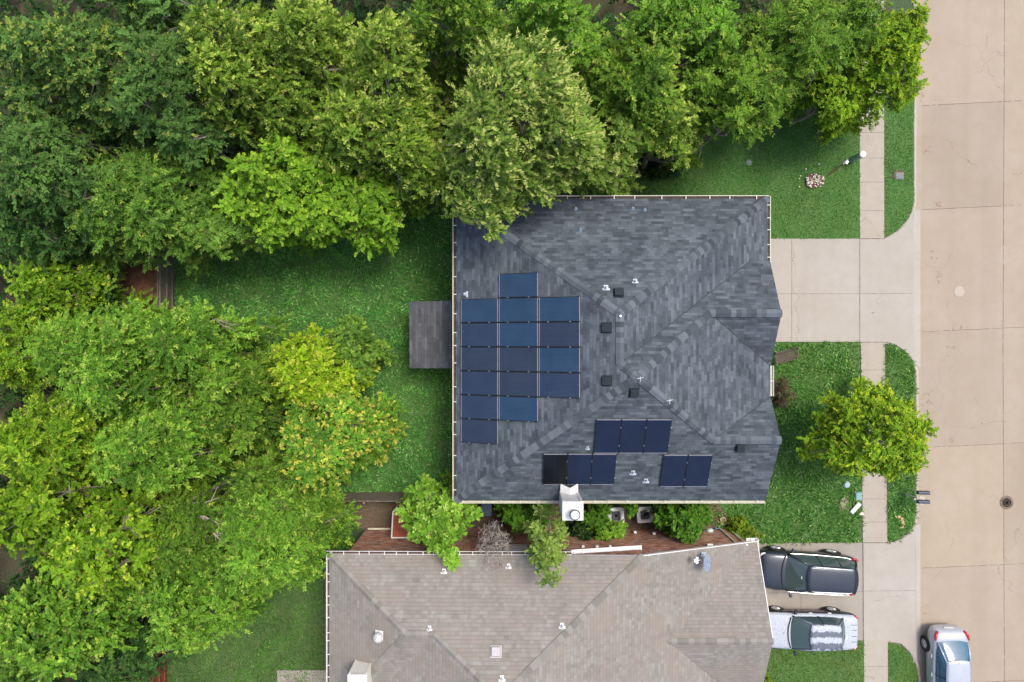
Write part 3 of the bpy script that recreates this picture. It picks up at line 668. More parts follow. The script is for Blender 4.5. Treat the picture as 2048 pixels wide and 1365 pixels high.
def south(px_l, py_t, n_, py_b, names, cs):
    a, _n = ray(px_l, py_t, PS, .11); b, _n = ray(px_l, py_b, PS, .11)
    lw = abs((a.y - b.y) / uS.y); a0 = a - nS * .11
    for k in range(n_):
        o = a0 + Vector((k * 1.02 * .951, 0, 0)); solar(o, -uS, Vector((1, 0, 0)), nS, lw, .951, cs[k], f"{cn[cs[k]]} solar panel, {names[k]} on the south slope", "solar panels on the south roof slope", 0)
south(1193, 840, 3, 907, ["left one of the upper row of three", "centre one of the upper row of three", "right one of the upper row of three"], 'nnn')
south(1087, 909, 3, 970, ["left one of the row by the chimney", "centre one of the row by the chimney", "right one of the row by the chimney"], 'knn')
south(1328, 911, 2, 974, ["left one of the separate pair", "right one of the separate pair"], 'nn')

# ------------------------------------------------------------------ tan roofed neighbour
HN = empty("house", K(2, -14, 0), label="brick house with weathered tan shingle roof at the bottom of the photo", cat="house")
NW = K(-7.96, -9.27, e); ne = K(5.68, -9.36, e)
def kn(x, y): return K(x, y, 5.3 + .55 * (-9.31 - y))
r1 = ray(812, 1270, (NW, ne, kn(0, -12)))[0]; r2 = ray(868, 1270, (NW, ne, kn(0, -12)))[0]
def hipx(y): return 5.68 + (y + 9.45) * 5.34 / 4.13
q1 = kn(hipx(-15), -15); pr2, _ = ray(965, 1365, (NW, ne, kn(0, -12))); d1 = q1 - ne; d2 = pr2 - r2   # two hips that meet just outside the picture
tt = ((ne.x - r2.x) * d1.y - (ne.y - r2.y) * d1.x) / (d2.x * d1.y - d2.y * d1.x); top = r2 + d2 * tt
W1 = K(-7.96, -16.4, 5.3)                                        # south-west corner of the west hip
mb = MB()
roof_face(mb, [NW, ne, top, r2, r1])
roof_face(mb, [NW, W1, r1])
s_w = (top.z - r2.z) / (top.x - r2.x); sv = Vector((max(r2.x - (r2.z - W1.z) / s_w, W1.x + .3), W1.y, W1.z))
roof_face(mb, [r1, r2, sv, W1])                                 # small south slope
Ts = Vector((top.x, -24, top.z)); wv = Vector((sv.x, -24, sv.z)); roof_face(mb, [r2, top, Ts, wv, sv])     # west slope of the rear wing
def eB(x, y): return K(x, y, 5.3 - .444 * (x - 5.68))
g0 = eB(11.63, -9.52); g1 = eB(11.63, -9.6)
rx = 7.41
RC = K(6.95, -13.4, 4.57); RAx = K(11.63, -13.4, 4.57); C0 = K(11.60, -9.50, 2.66)
SB = K(11.60, -17.6, 2.66); BV = eB(11.6, -18.2)
bB = eB(11.6, -25); bB = Vector((bB.x, -24, bB.z))
roof_face(mb, [ne, C0, RC, eB(11.58, -17.6), bB, Ts, top])
mb.poly([Ts + Vector((0, .1, -.05)), bB + Vector((0, .1, -.05)), Vector((bB.x, -23.9, 0)), Vector((wv.x, -23.9, 0)), wv + Vector((0, .1, -.05))], 1)
roof_face(mb, [C0, RAx, RC]); roof_face(mb, [RC, RAx, K(11.60, -17.6, 2.66)])
fascia(mb, [W1, NW, ne, C0, RAx, SB], .17)
fascia(mb, [wv, sv, W1], .17)
for poly in ([NW, ne, K(5.68, -25, e), K(-7.96, -25, e)],):
    z_ = Vector((0, 0, .17)); mb.poly([NW - z_, ne - z_, K(5.68, -16, e) - z_, K(-7.96, -16, e) - z_], 1)
roofN = mb.build("roof", [M_roofB, M_pink], HN)
cp2 = ((.150, .140, .12), (.225, .212, .19))
for i, (a, b) in enumerate([(NW, r1), (r1, r2), (W1, r1), (top, r2), (ne, top), (Ts, top), (RAx, RC)]):
    a2, b2 = (a, b) if b.z >= a.z else (b, a)
    caps(HN, "ridge_caps", a2, b2, cp2, seed=40 + i, width=.14, step=.24)
# walls
mb = MB(); yw = -9.08; xw = -7.04; zt = NW.z - .17
xg0 = ne.x - .35
mb.poly([(xw, yw, 0), (xg0, yw, 0), (xg0, yw, zt), (xw, yw, zt)]); mb.poly([(xw, yw, 0), (xw, -24, 0), (xw, -24, zt), (xw, yw, zt)])
xc = 10.52; yc = -9.12; zc = C0.z - .05
mb.poly([(xg0, yc, 0), (xc, yc, 0), (xc, yc, zc), (xg0, yc, zt + .05)]); mb.poly([(xg0, yc, 0), (xg0, yw, 0), (xg0, yw, zt), (xg0, yc, zt)])
mb.poly([(xc, yc, 0), (xc, -24, 0), (xc, -24, zc), (xc, yc, zc)]); mb.poly([(xc, yc - .3, zc), (xc, -16.4, zc), (xc, RAx.y, RAx.z - .1)])
mb.build("wall", M_brick, HN)
mb = MB(); mb.box((xw + 1.2, yw + .03, .35), (2.2, .08, .05)); mb.build("ledge", M_cream, HN)
mb = MB(); mb.box((xc - .45, yc + .03, 1.3), (.07, .07, 2.6)); mb.box((xc - .02, yc + .02, 1.3), (.1, .08, 2.6)); mb.build("corner_trim", M_cream, HN)
mb = MB(); mb.box((-.35, yw + .03, 3.55), (2.05, .06, 1.5)); mb.build("siding_panel", plain("pale_siding", (.50, .46, .42), .6, var=.06), HN)
window(HN, (-.68, yw, 2.0), 1.0, 1.15, (0, 1, 0))
for (a_, b_, z_) in ((1194, 1094, 3.0), (1220, 1094, 3.0), (1308, 1070, 1.1), (1270, 1065, .9), (1166, 1094, 3.0)):
    k = (H - z_) / F; mb = MB(); mb.box(((a_ - 1024) * k, yw + .04, z_), (.13, .1, .14)); mb.build("wall_vent", M_white, HN, bevel=.01)
mb = MB(); k = (H - 2.9) / F; mb.box(((1420 - 1024) * k, yc + .08, 2.9), (.26, .16, .14)); mb.build("flood_light", M_white, HN, bevel=.01)
garage_door(HN, xc + .02, -15.4, -10.4, 2.2)
# neighbour's trim and gutters
mb = MB()
for a, b in ((ne, C0), (C0, RAx)):
    s = Vector((0, 1, 0)) * .03 if a is ne else Vector((1, 0, 0)) * .03; u = Vector((0, 0, .015))
    mb.poly([a + u, b + u, b + s + u, a + s + u]); mb.poly([a + s + u, b + s + u, b + s - u * 9, a + s - u * 9])
mb.build("rake_trim", M_pink, HN)
gutter(HN, NW + Vector((-.12, 0, 0)), K(2.6, -9.3, e), (0, 1, 0), M_pink, straps(19, 7))
ga = K(2.6, -9.26, e - .05); gb = ne + Vector((0, .26, -.12))
gutter(HN, ga, gb, (0, 1, 0), M_pink, [.04, .17, .99], debris=False, w_=.13)
gutter(HN, NW, W1, (-1, 0, 0), M_pink, straps(14, 8), w_=.10)
mb = MB(); gutter(HN, C0 + Vector((-.45, .02, 0)), C0 + Vector((.02, .02, 0)), (0, 1, 0), M_pink, [.5], w_=.12, debris=False)
gutter(HN, K(11.62, -11.2, 2.9), C0 + Vector((0, .12, .02)), (1, 0, 0), M_pink, [.3, .95], w_=.05, debris=False)
PNN = (NW, ne, kn(0, -12)); PNW = (NW, W1, r1); PNE = (ne, C0, RC)
for a_, b_, pl, s_ in ((888, 1142, PNN, .85), (1017, 1132, PNN, .8), (859, 1256, PNN, .75), (1124, 1251, PNN, .85), (1004, 1356, PNN, .85)):
    pipe_vent(roofN, a_, b_, pl, s_, mat=M_white)
box_vent(roofN, 992, 1304, PNN, .38, plain("pale_vent_box", (.36, .34, .33), .6, var=.08))
p, n_ = onplane(759, 1270, PNW); mb = MB(); mb.box(p + n_ * .02, (.36, .36, .02), M=frame(n_)); mb.cyl(p - Vector((0, 0, .05)), .15, .2, 16); tv = mb.build("turbine_vent", M_white, roofN)
mb = MB()
for k in range(20):
    a0, a1 = k * math.tau / 20, (k + .62) * math.tau / 20; c = p + Vector((0, 0, .15)); prof = [(.13, 0), (.20, .08), (.205, .15), (.15, .23), (.03, .27)]
    vs = []
    for (r_, z_) in prof: vs += [c + Vector((r_ * math.cos(a0), r_ * math.sin(a0), z_)), c + Vector((r_ * .93 * math.cos(a1), r_ * .93 * math.sin(a1), z_))]
    mb.add(vs, [[2 * i, 2 * i + 1, 2 * i + 3, 2 * i + 2] for i in range(4)])
mb.cyl(c + Vector((0, 0, .255)), .07, .02, 14); mb.build("turbine_fins", plain("pale_turbine", (.62, .6, .57), .4, .3, var=.1), tv)
kc = (H - 6.3) / F; chimney(HN, (697 - 1024) * kc, (733 - 1024) * kc, (682.5 - 1395) * kc, (682.5 - 1350) * kc, 6.3, None, mat=plain("cream_siding", (.66, .62, .53), .5, var=.05))
# ================================================================== FENCES
def fence(a, b, h, label, mat, seed=0, rails_side=1, lean=0.0):
    a = Vector(a); b = Vector(b); rt = empty("fence", (a + b) / 2, label=label, cat="fence"); d = (b - a); L = d.length; d.normalize(); s = Vector((-d.y, d.x, 0)) * rails_side
    r = random.Random(seed); mb = MB(); ang = math.atan2(d.y, d.x); n = int(L / .145)
    for i in range(n):
        p = a + d * (i + .5) * L / n; hh = h * r.uniform(.97, 1.02)
        mb.box(p + Vector((0, 0, hh / 2)) + s * r.uniform(-.008, .008), (.135, .02, hh), rz=ang + r.uniform(-.03, .03))
    mb.build("pickets", mat, rt)
    for z in (.3, h * .5, h - .18):
        mb = MB(); mb.box((a + b) / 2 - s * .04 + Vector((0, 0, z)), (L, .04, .09), rz=ang); mb.build("rail", mat, rt)
    for i in range(int(L / 2.4) + 1):
        p = a + d * min(L, i * 2.4) - s * .09; mb = MB(); mb.box(p + Vector((0, 0, h * .49)), (.09, .09, h * .98), rz=ang); mb.build("post", mat, rt)
    return rt
q = P(350, 0).x
fence((q, P(0, 420).y, 0), (q, P(0, 985).y, 0), 1.55, "grey weathered board fence on the west side of the long grass", M_fence, 1, -1)
fence((q, P(0, 984).y, 0), (P(898, 0).x, P(0, 985).y, 0), 1.75, "grey board fence along the south edge of the long grass, under the yellow tree", M_fence, 2, 1)
fence((P(337, 0).x, P(0, 1004).y, 0), (P(333, 0).x, -22, 0), 1.5, "reddish stained board fence at the bottom left under the trees", M_fence2, 3, -1)

# ================================================================== CARS (local: +x forward, z up)
def paint(name, c, metal=.3, rough=.35, coat=.6):
    m = plain(name, c, rough, metal, var=.06, scale=3); b = m.node_tree.nodes["Principled BSDF"]; b.inputs["Coat Weight"].default_value = coat; b.inputs["Coat Roughness"].default_value = .1; return m
M_tyre = plain("tyre_rubber", (.015, .015, .016), .85, var=.2); M_rim = plain("alloy", (.62, .62, .63), .3, .6, var=.06)
M_carglass = plain("car_glass", (.045, .07, .07), .04, var=.05, spec=.8); M_red = plain("red_lens", (.42, .015, .02), .2, var=.1)
M_lamp = plain("clear_lens", (.6, .6, .58), .15, var=.1); M_int = plain("dark_trim", (.01, .01, .011), .6, var=.2)
def wheel(rt, x, y, r, side, spokes=5):
    Mx = Matrix.Rotation(R(-90) * side, 3, 'X'); w_ = empty("wheel_dummy") if False else None
    mb = MB(); mb.lathe((x, y, r), [(r * .64, -.11), (r * .93, -.10), (r, -.06), (r, .06), (r * .93, .10), (r * .66, .105), (r * .64, .07)], 28, M=Mx)
    t = mb.build("wheel", M_tyre, rt, local=True, smooth=False)
    mb = MB(); mb.lathe((x, y, r), [(r * .66, .05), (r * .66, .098), (r * .60, .10), (r * .58, .06), (r * .2, .05)], 24, M=Mx)
    for k in range(spokes * 2):
        a = k * math.tau / (spokes * 2); dirv = Mx @ Vector((math.cos(a), math.sin(a), 0)); c = Vector((x, y, r)) + Mx @ Vector((0, 0, .085))
        mb.tube([c + dirv * .03, c + dirv * r * .62], [.030, .018], 5)
    mb.cyl(Vector((x, y, r)) + Mx @ Vector((0, 0, .06)), .055, .001, 10); mb.build("rim", M_rim, t)
    return t
def loft_body(rt, st, mats, faces_mat=None, sub=2, name="body"):
    """st: list of (x, halfwidth, zlow, zbelt, zdeck)"""
    rows = []
    for x, w_, zl, zb, zd in st:
        half = [(0, zl), (w_ * .8, zl), (w_ * .97, zl + .10), (w_, (zl + zb) / 2 + .02), (w_ * .985, zb - .05), (w_ * .93, zb), (w_ * .86, zb + (zd - zb) * .6), (w_ * .5, zd - .01), (0, zd)]
        full = half + [(-a, b) for a, b in half[-2:0:-1]]
        rows.append([(x, a, b) for a, b in full])
    n = len(rows[0]); mb = MB(); vs = [v for r_ in rows for v in r_]; fs = []
    for i in range(len(rows) - 1):
        for k in range(n): fs.append([i * n + k, (i + 1) * n + k, (i + 1) * n + (k + 1) % n, i * n + (k + 1) % n])
    for i, f in enumerate(fs):
        mi = 0
        if faces_mat: mi = faces_mat((i // n), i % n, rows)
        mb.add([vs[j] for j in f], [[0, 1, 2, 3]], mi)
    mb.add(rows[0], [list(range(n))]); mb.add(rows[-1], [list(range(n))[::-1]])
    me_o = mb.build(name, mats, rt, local=True, smooth=True)
    bm = bmesh.new(); bm.from_mesh(me_o.data); bmesh.ops.remove_doubles(bm, verts=bm.verts, dist=.0005); bmesh.ops.recalc_face_normals(bm, faces=bm.faces); bm.to_mesh(me_o.data); bm.free()
    for p in me_o.data.polygons: p.use_smooth = True
    b = me_o.modifiers.new("sub", 'SUBSURF'); b.levels = sub; b.render_levels = sub
    return me_o
def greenhouse(rt, xfb, xft, xrt, xrb, wb, wt, zb, zt, mpaint, crown=.05, roofmat=None, pillars=(.0,), zbr=None, frame_w=.07, curve=.12, glass=None):
    """glass cabin with roof panel, front/rear pillars and door pillars"""
    zbr = zbr or zb; nseg = 6
    def ring(xf, xr, w_, zf, zr, cv):
        pts = []
        for i in range(nseg + 1): t = -1 + 2 * i / nseg; pts.append(Vector((xf - cv * t * t, w_ * t, zf)))
        for i in range(1, 6): t = i / 6; pts.append(Vector((xf - cv + (xr + cv * .8 - xf + cv) * t, w_ * (1 + .02 * math.sin(t * math.pi)), zf + (zr - zf) * t)))
        for i in range(nseg + 1): t = 1 - 2 * i / nseg; pts.append(Vector((xr + cv * .8 * t * t, w_ * t * (.93), zr)))
        for i in range(1, 6): t = i / 6; pts.append(Vector((xr + cv * .8 + (xf - cv - xr - cv * .8) * t, -w_ * (1 + .02 * math.sin(t * math.pi)), zr + (zf - zr) * t)))
        return pts
    bot = ring(xfb, xrb, wb, zb, zbr, curve); top = ring(xft, xrt, wt, zt, zt, curve * .7); n = len(bot)
    mid = [b.lerp(t, .5) + Vector(((b.x - (xfb + xrb) / 2) * .012, b.y * .035, .012)) for b, t in zip(bot, top)]
    mb = MB(); mb.add(bot + mid + top, [[i, (i + 1) % n, n + (i + 1) % n, n + i] for i in range(n)] + [[n + i, n + (i + 1) % n, 2 * n + (i + 1) % n, 2 * n + i] for i in range(n)])
    gl = mb.build("windows", glass or M_carglass, rt, local=True, smooth=True)
    # roof skin
    g_ = MB(); rows = []
    nx = 10; ny = 8
    for i in range(nx + 1):
        u = i / nx; row = []
        for j in range(ny + 1):
            v = -1 + 2 * j / ny; xf = xft - curve * .7 * v * v + .03; xr = xrt + curve * .56 * v * v - .03
            x = xf + (xr - xf) * u; w_ = (wt + .02) * (1 - .07 * u * u)
            row.append(Vector((x, w_ * v, zt + .012 + crown * (1 - v * v * .8) * math.sin(math.pi * (.12 + .76 * u)) - (.02 if abs(v) == 1 else 0))))
        rows.append(row)
    vs = [v for r_ in rows for v in r_]; m_ = ny + 1
    g_.add(vs, [[i * m_ + j, i * m_ + j + 1, (i + 1) * m_ + j + 1, (i + 1) * m_ + j] for i in range(nx) for j in range(ny)])
    rf = g_.build("roof", roofmat or mpaint, rt, local=True, smooth=True)
    so_ = rf.modifiers.new("s", 'SOLIDIFY'); so_.thickness = .03; so_.offset = 1
    # pillars
    for idx in (0, nseg, nseg + 6, nseg * 2 + 6):
        mb = MB(); mb.tube([bot[idx] + Vector((0, 0, -.03)), mid[idx] * 1.0, top[idx] + Vector((0, 0, .01))], [frame_w * .62, frame_w * .5, frame_w * .55], 6); mb.build("pillar", mpaint, rt, local=True, smooth=True)
    for px_ in pillars:
        for s_ in (-1, 1):
            mb = MB(); y0, y1 = wb * 1.015 * s_, wt * 1.0 * s_; mb.tube([(px_, y0, zb - .02), (px_, (y0 + y1) / 2 * 1.035, (zb + zt) / 2), (px_ - .03, y1, zt + .01)], .03, 5); mb.build("pillar", M_int, rt, local=True)
    return gl, top, bot
def mirror(rt, x, y, z, s, mat):
    mb = MB(); mb.box((x, y + s * .09, z), (.12, .2, .13), rz=s * .25); mb.box((x + .03, y, z - .04), (.06, .12, .04)); mb.build("mirror", mat, rt, local=True, bevel=.03)
def arch(rt, x, y, r, s):
    mb = MB(); Mx = Matrix.Rotation(R(-90) * s, 3, 'X'); mb.lathe((x, y, r * .98), [(r * 1.13, 0), (r * 1.13, .02), (.05, .021)], 26, M=Mx); mb.build("wheel_arch", M_int, rt, local=True)
# --- dark SUV on the neighbour's driveway, nose to the garage (west)
Mdk = paint("charcoal_blue_paint", (.022, .030, .044), .35, .38, .5)
suv = empty("parked_suv", (14.02, -10.98, .03), R(180) + R(-3.6), label="dark blue grey estate car with silver roof rails, nose under the tan roof", cat="car")
st = [(2.34, .62, .34, .62, .66), (2.30, .76, .28, .72, .80), (2.12, .86, .24, .80, .93), (1.75, .905, .22, .86, 1.00), (1.1, .915, .22, .92, 1.06), (.7, .92, .22, .95, 1.05), (0, .925, .22, .96, 1.02), (-1.0, .925, .22, .99, 1.03), (-1.8, .90, .24, 1.02, 1.08), (-2.15, .85, .28, .98, 1.08), (-2.30, .74, .34, .85, .95), (-2.33, .6, .4, .75, .8)]
loft_body(suv, st, [Mdk])
greenhouse(suv, 1.22, .42, -1.92, -2.22, .84, .60, 1.0, 1.62, Mdk, .05, pillars=(-.25, -1.15), zbr=1.04, curve=.16)
for s_ in (-1, 1):
    mb = MB(); mb.tube([(.18, s_ * .56, 1.66), (.05, s_ * .575, 1.735), (-1.5, s_ * .545, 1.735), (-1.68, s_ * .535, 1.67)], .021, 8); mb.build("roof_rail", plain("satin_rail", (.78, .80, .84), .3, .3, var=.03), suv, local=True, smooth=True)
    mb = MB(); mb.tube([(.95, s_ * .90, .985), (-.2, s_ * .915, 1.01), (-1.6, s_ * .885, 1.06), (-1.85, s_ * .84, 1.12)], .013, 5); mb.build("chrome_strip", M_rim, suv, local=True)
    mb = MB(); mb.tube([(2.05, s_ * .80, .80), (2.2, s_ * .74, .76), (2.26, s_ * .64, .74)], [.03, .06, .05], 8); mb.build("headlight", M_lamp, suv, local=True, smooth=True)
    mb = MB(); mb.tube([(-1.95, s_ * .86, 1.05), (-2.12, s_ * .82, 1.0), (-2.27, s_ * .73, .92)], [.03, .06, .04], 8); mb.build("tail_light", M_red, suv, local=True, smooth=True)
    mirror(suv, .85, s_ * .95, 1.02, s_, Mdk)
    for x_ in (1.38, -1.30): wheel(suv, x_, s_ * .85, .355, s_); arch(suv, x_, s_ * .905, .37, s_)
for a_, b_ in (((1.02, -.55, 1.03), (.95, .1, 1.05)), ((1.02, .05, 1.03), (.95, .6, 1.05))): mb = MB(); mb.tube([a_, b_], .009, 5); mb.build("wiper", M_int, suv, local=True)
mb = MB(); mb.box((.58, .02, 1.49), (.05, .12, .03)); mb.build("windscreen_sticker", M_white, suv, local=True)
mb = MB(); mb.box((-2.34, 0, .62), (.03, .5, .12)); mb.build("number_plate", plain("dark_plate", (.05, .05, .06), .5), suv, local=True)
mb = MB(); mb.box((2.33, 0, .58), (.04, .9, .16)); mb.build("grille", M_int, suv, local=True)
mb = MB(); mb.box((-1.75, .05, 1.685), (.10, .035, .05)); mb.build("aerial", M_int, suv, local=True, bevel=.01)
mb = MB(); mb.tube([(1.17, -.80, 1.0), (1.30, -.4, 1.035), (1.33, 0, 1.045), (1.30, .4, 1.035), (1.17, .80, 1.0)], .028, 5); mb.build("cowl", M_int, suv, local=True)
for s_ in (-1, 1):
    mb = MB(); mb.tube([(1.2, s_ * .80, 1.0), (1.75, s_ * .74, .965), (2.15, s_ * .66, .90)], .007, 4); mb.build("bonnet_seam", M_int, suv, local=True)
mb = MB(); mb.tube([(-1.80, -.50, 1.69), (-1.83, 0, 1.70), (-1.80, .50, 1.69)], .008, 4); mb.build("tailgate_seam", M_int, suv, local=True)
# --- old sedan with peeling paint
def peel(name, thr, stripes=False, base=(.085, .105, .135), pale=(.37, .405, .46)):
    m, nt, b = new_mat(name); v = objco(nt); s = N(nt, "ShaderNodeSeparateXYZ"); nt.links.new(v, s.inputs[0])
    f = noise(nt, v, 5, 6, .68, .6)
    if stripes:
        wv = math_(nt, 'SINE', math_(nt, 'MULTIPLY', math_(nt, 'ADD', s.outputs[1], .02), math.tau / .56)); wv = math_(nt, 'MULTIPLY', wv, .15); f = math_(nt, 'ADD', f, wv)
    mask = ramp(nt, f, thr - .015, thr + .015)
    fl = noise(nt, v, 22, 4, .7); pal2 = mixc(nt, ramp(nt, fl, .52, .62), pale, tuple(x * .62 for x in pale))
    col = mixc(nt, mask, base, pal2); rs_ = ramp(nt, noise(nt, v, 7, 3), .64, .68); col = mixc(nt, math_(nt, 'MULTIPLY', rs_, .5), col, (.30, .16, .11))
    nt.links.new(col, b.inputs["Base Color"]); b.inputs["Roughness"].default_value = .55; return m
Mp1 = peel("peeling_paint", .36); Mp2 = peel("peeling_roof_paint", .50, True); Mside = plain("faded_charcoal_paint", (.04, .045, .058), .5, .2, var=.3, scale=5)
sed = empty("parked_sedan", (14.12, -13.80, .03), R(180) + R(-.8), label="old sedan with white patches of peeling paint on bonnet, roof and boot", cat="car")
st = [(2.38, .6, .34, .55, .58), (2.33, .76, .28, .62, .68), (2.1, .85, .22, .68, .78), (1.6, .875, .2, .74, .86), (1.0, .88, .2, .79, .92), (.6, .885, .2, .82, .92), (0, .885, .2, .84, .90), (-.9, .885, .2, .86, .92), (-1.5, .87, .22, .87, .97), (-1.95, .84, .24, .86, .97), (-2.2, .80, .3, .80, .93), (-2.30, .70, .34, .68, .78), (-2.33, .58, .4, .6, .65)]
loft_body(sed, st, [Mp1, Mside], lambda i, k, rows: 1 if k in (0, 1, 2, 3, 12, 13, 14, 15) else 0)
greenhouse(sed, .98, .22, -1.20, -1.62, .76, .60, .90, 1.36, plain("faded_slate_paint", (.10, .125, .155), .5, .2, var=.2), .03, roofmat=Mp2, pillars=(-.35,), zbr=.95, curve=.14)
for s_ in (-1, 1):
    for x_ in (1.42, -1.28): wheel(sed, x_, s_ * .81, .32, s_, 6); arch(sed, x_, s_ * .862, .335, s_)
    mirror(sed, .72, s_ * .90, .92, s_, M_int)
    for x_ in (.05, -.85): mb = MB(); mb.box((x_ - .1, s_ * .885, .76), (.17, .035, .03)); mb.build("door_handle", M_white, sed, local=True, bevel=.01)
    mb = MB(); mb.box((.2, s_ * .888, .52), (2.0, .02, .05)); mb.build("side_moulding", plain("brown_moulding", (.16, .11, .11), .5), sed, local=True)
    mb = MB(); mb.tube([(-2.12, s_ * .78, .80), (-2.27, s_ * .66, .76)], .05, 8); mb.build("tail_light", M_red, sed, local=True)
    mb = MB(); mb.tube([(2.15, s_ * .76, .66), (2.3, s_ * .6, .62)], .05, 8); mb.build("headlight", M_lamp, sed, local=True)
mb = MB(); mb.tube([(.93, -.72, .90), (1.06, -.3, .925), (1.08, 0, .93), (1.06, .3, .925), (.93, .72, .90)], .026, 5); mb.build('cowl', M_int, sed, local=True)
for yy in (-.42, -.18, .12, .38): mb = MB(); mb.box((-2.02, yy, .958), (.28, .018, .012)); mb.build("boot_seam", Mside, sed, local=True)
mb = MB(); mb.box((-1.63, .13, 1.02), (.10, .17, .03)); mb.build("rear_window_sticker", M_white, sed, local=True, bevel=.012)
# --- silver car at the kerb, facing south, tail in view
Msv = paint("silver_paint", (.40, .43, .47), .35, .3, .7)
sv_ = empty("parked_hatchback", (20.86, -15.90, -.10), R(-90) + R(.7), label="silver car parked at the kerb with red tail lights and blue tinted rear window", cat="car")
st = [(2.22, .6, .3, .55, .6), (2.1, .76, .24, .66, .74), (1.6, .84, .2, .78, .90), (.9, .865, .2, .85, .96), (0, .87, .2, .90, .94), (-.9, .87, .2, .93, .98), (-1.5, .855, .22, .96, 1.06), (-1.85, .82, .25, .94, 1.08), (-2.08, .76, .3, .86, 1.02), (-2.20, .66, .34, .68, .78), (-2.24, .54, .4, .55, .6)]
loft_body(sv_, st, [Msv])
greenhouse(sv_, 1.30, .42, -.98, -1.76, .75, .58, .94, 1.40, Msv, .045, pillars=(-.1,), zbr=1.06, curve=.15, glass=plain('blue_tinted_glass', (.03, .10, .16), .06, var=.1, spec=.7))
for s_ in (-1, 1):
    for x_ in (1.35, -1.27): wheel(sv_, x_, s_ * .80, .315, s_, 5); arch(sv_, x_, s_ * .85, .33, s_)
    mirror(sv_, .85, s_ * .89, .97, s_, Msv)
    for x_ in (-.02, -.92): mb = MB(); mb.box((x_, s_ * .865, .80), (.17, .035, .03)); mb.build("door_handle", M_lamp, sv_, local=True, bevel=.01)
    mb = MB(); mb.tube([(-1.72, s_ * .80, 1.0), (-1.95, s_ * .755, .97), (-2.12, s_ * .62, .90)], [.03, .07, .05], 8); mb.build("tail_light", M_red, sv_, local=True, smooth=True)
    mb = MB(); mb.tube([(.35, s_ * .50, 1.43), (-.9, s_ * .48, 1.43)], .006, 4); mb.build("roof_seam", M_int, sv_, local=True)
mb = MB(); mb.box((-2.22, 0, .72), (.03, .46, .12)); mb.build("number_plate", plain("pale_plate", (.55, .55, .55), .5), sv_, local=True)
mb = MB(); mb.box((-.88, 0, 1.475), (.12, .035, .04)); mb.build("aerial", M_lamp, sv_, local=True, bevel=.01)

# ================================================================== SMALL THINGS
def one(name, mb, mat, label, cat, group=None, **kw): return tag(mb.build(name, mat, **kw), label=label, cat=cat, group=group)
# bench
c = P(1571, 713, .4); bn = empty("garden_bench", (c.x, c.y, 0), R(14), label="brown slatted wooden bench on the grass beside the front of the blue roofed house", cat="bench")
M_bw = plain("brown_bench_wood", (.085, .055, .045), .75, var=.35, scale=14)
mb = MB()
for k in range(7): mb.box((0, -.22 + k * .072, .44), (1.08, .045, .022))
mb.build("seat", M_bw, bn, local=True)
mb = MB()
for k in range(3): mb.box((0, .27 + k * .018, .55 + k * .1), (1.08, .02, .06))
mb.build("backrest", M_bw, bn, local=True)
for x_ in (-.54, .54):
    for y_ in (-.22, .26): mb = MB(); mb.box((x_, y_, .22 if y_ < 0 else .4), (.045, .05, .44 if y_ < 0 else .8)); mb.build("leg", M_bw, bn, local=True)
    mb = MB(); mb.box((x_, .02, .62), (.05, .52, .03)); mb.build("armrest", M_bw, bn, local=True)
# utility pedestal
mb = MB(); b0 = P(1703.5, 320.5); ped = empty("utility_pedestal", b0, label="pale green upright utility tube with white round lid beside the pavement", cat="utility post")
mb.lathe(b0, [(.155, 0), (.15, .5), (.145, .95)], 24); mb.build("tube", plain("pale_green_plastic", (.24, .34, .27), .5, var=.06), ped, smooth=False)
mb = MB(); mb.lathe(b0 + Vector((0, 0, .94)), [(.155, 0), (.157, .04), (.13, .075), (.01, .085)], 24); mb.build("lid", M_white, ped)
# stake sign
b0 = P(1655, 353); b1 = Vector((b0.x + .55, b0.y + .52, .55)); sg = empty("stake_sign", b0, label="leaning brown stake with small black and white plate near the pile of stones", cat="sign")
mb = MB(); mb.tube([b0, b1], .028, 6); mb.build("stake", plain("rusty_stake", (.13, .045, .035), .8), sg)
mb = MB(); mb.box(b1 + Vector((.02, .02, .02)), (.34, .10, .05), rz=R(42)); mb.build("plate", M_dark, sg)
mb = MB(); mb.box(b1 + Vector((.08, -.01, .06)), (.16, .12, .02), rz=R(60)); mb.build("white_cap", M_white, sg)
# lids
def lid(px, py, sx, sy, name, label, mat, rim=None, rnd=False, h=.03, rz=0, cat="ground lid"):
    c = P(px, py); rt = empty(name, c, label=label, cat=cat); mb = MB()
    if rnd: mb.lathe(c, [(sx * .62, 0), (sx * .62, h * .6), (sx * .52, h * .6)], 24)
    else: mb.box(c + Vector((0, 0, h * .3)), (sx * 1.2, sy * 1.2, h * .6), rz=rz)
    mb.build("rim", rim or mat, rt)
    mb = MB()
    if rnd: mb.lathe(c + Vector((0, 0, h * .5)), [(sx * .5, 0), (sx * .5, h * .5), (sx * .3, h * .62), (.01, h * .62)], 24)
    else: mb.box(c + Vector((0, 0, h * .7)), (sx, sy, h * .7), rz=rz)
    mb.build("cover", mat, rt, bevel=0 if rnd else .008); return rt
M_conclid = plain("pale_concrete_lid", (.42, .43, .39), .85, var=.15, scale=9); M_greylid = plain("grey_lid", (.13, .14, .145), .7, var=.2, scale=12)
lid(1643, 269, .36, .34, "access_cover", "square pale concrete cover in the grass by the dark bush", M_conclid, cat="ground cover", h=.05)
lid(1497, 326, .24, .24, "valve_cover", "round grey green lid in the short grass north of the blue roofed house", plain("grey_green_lid", (.16, .21, .17), .7, var=.15), rnd=True, h=.06)
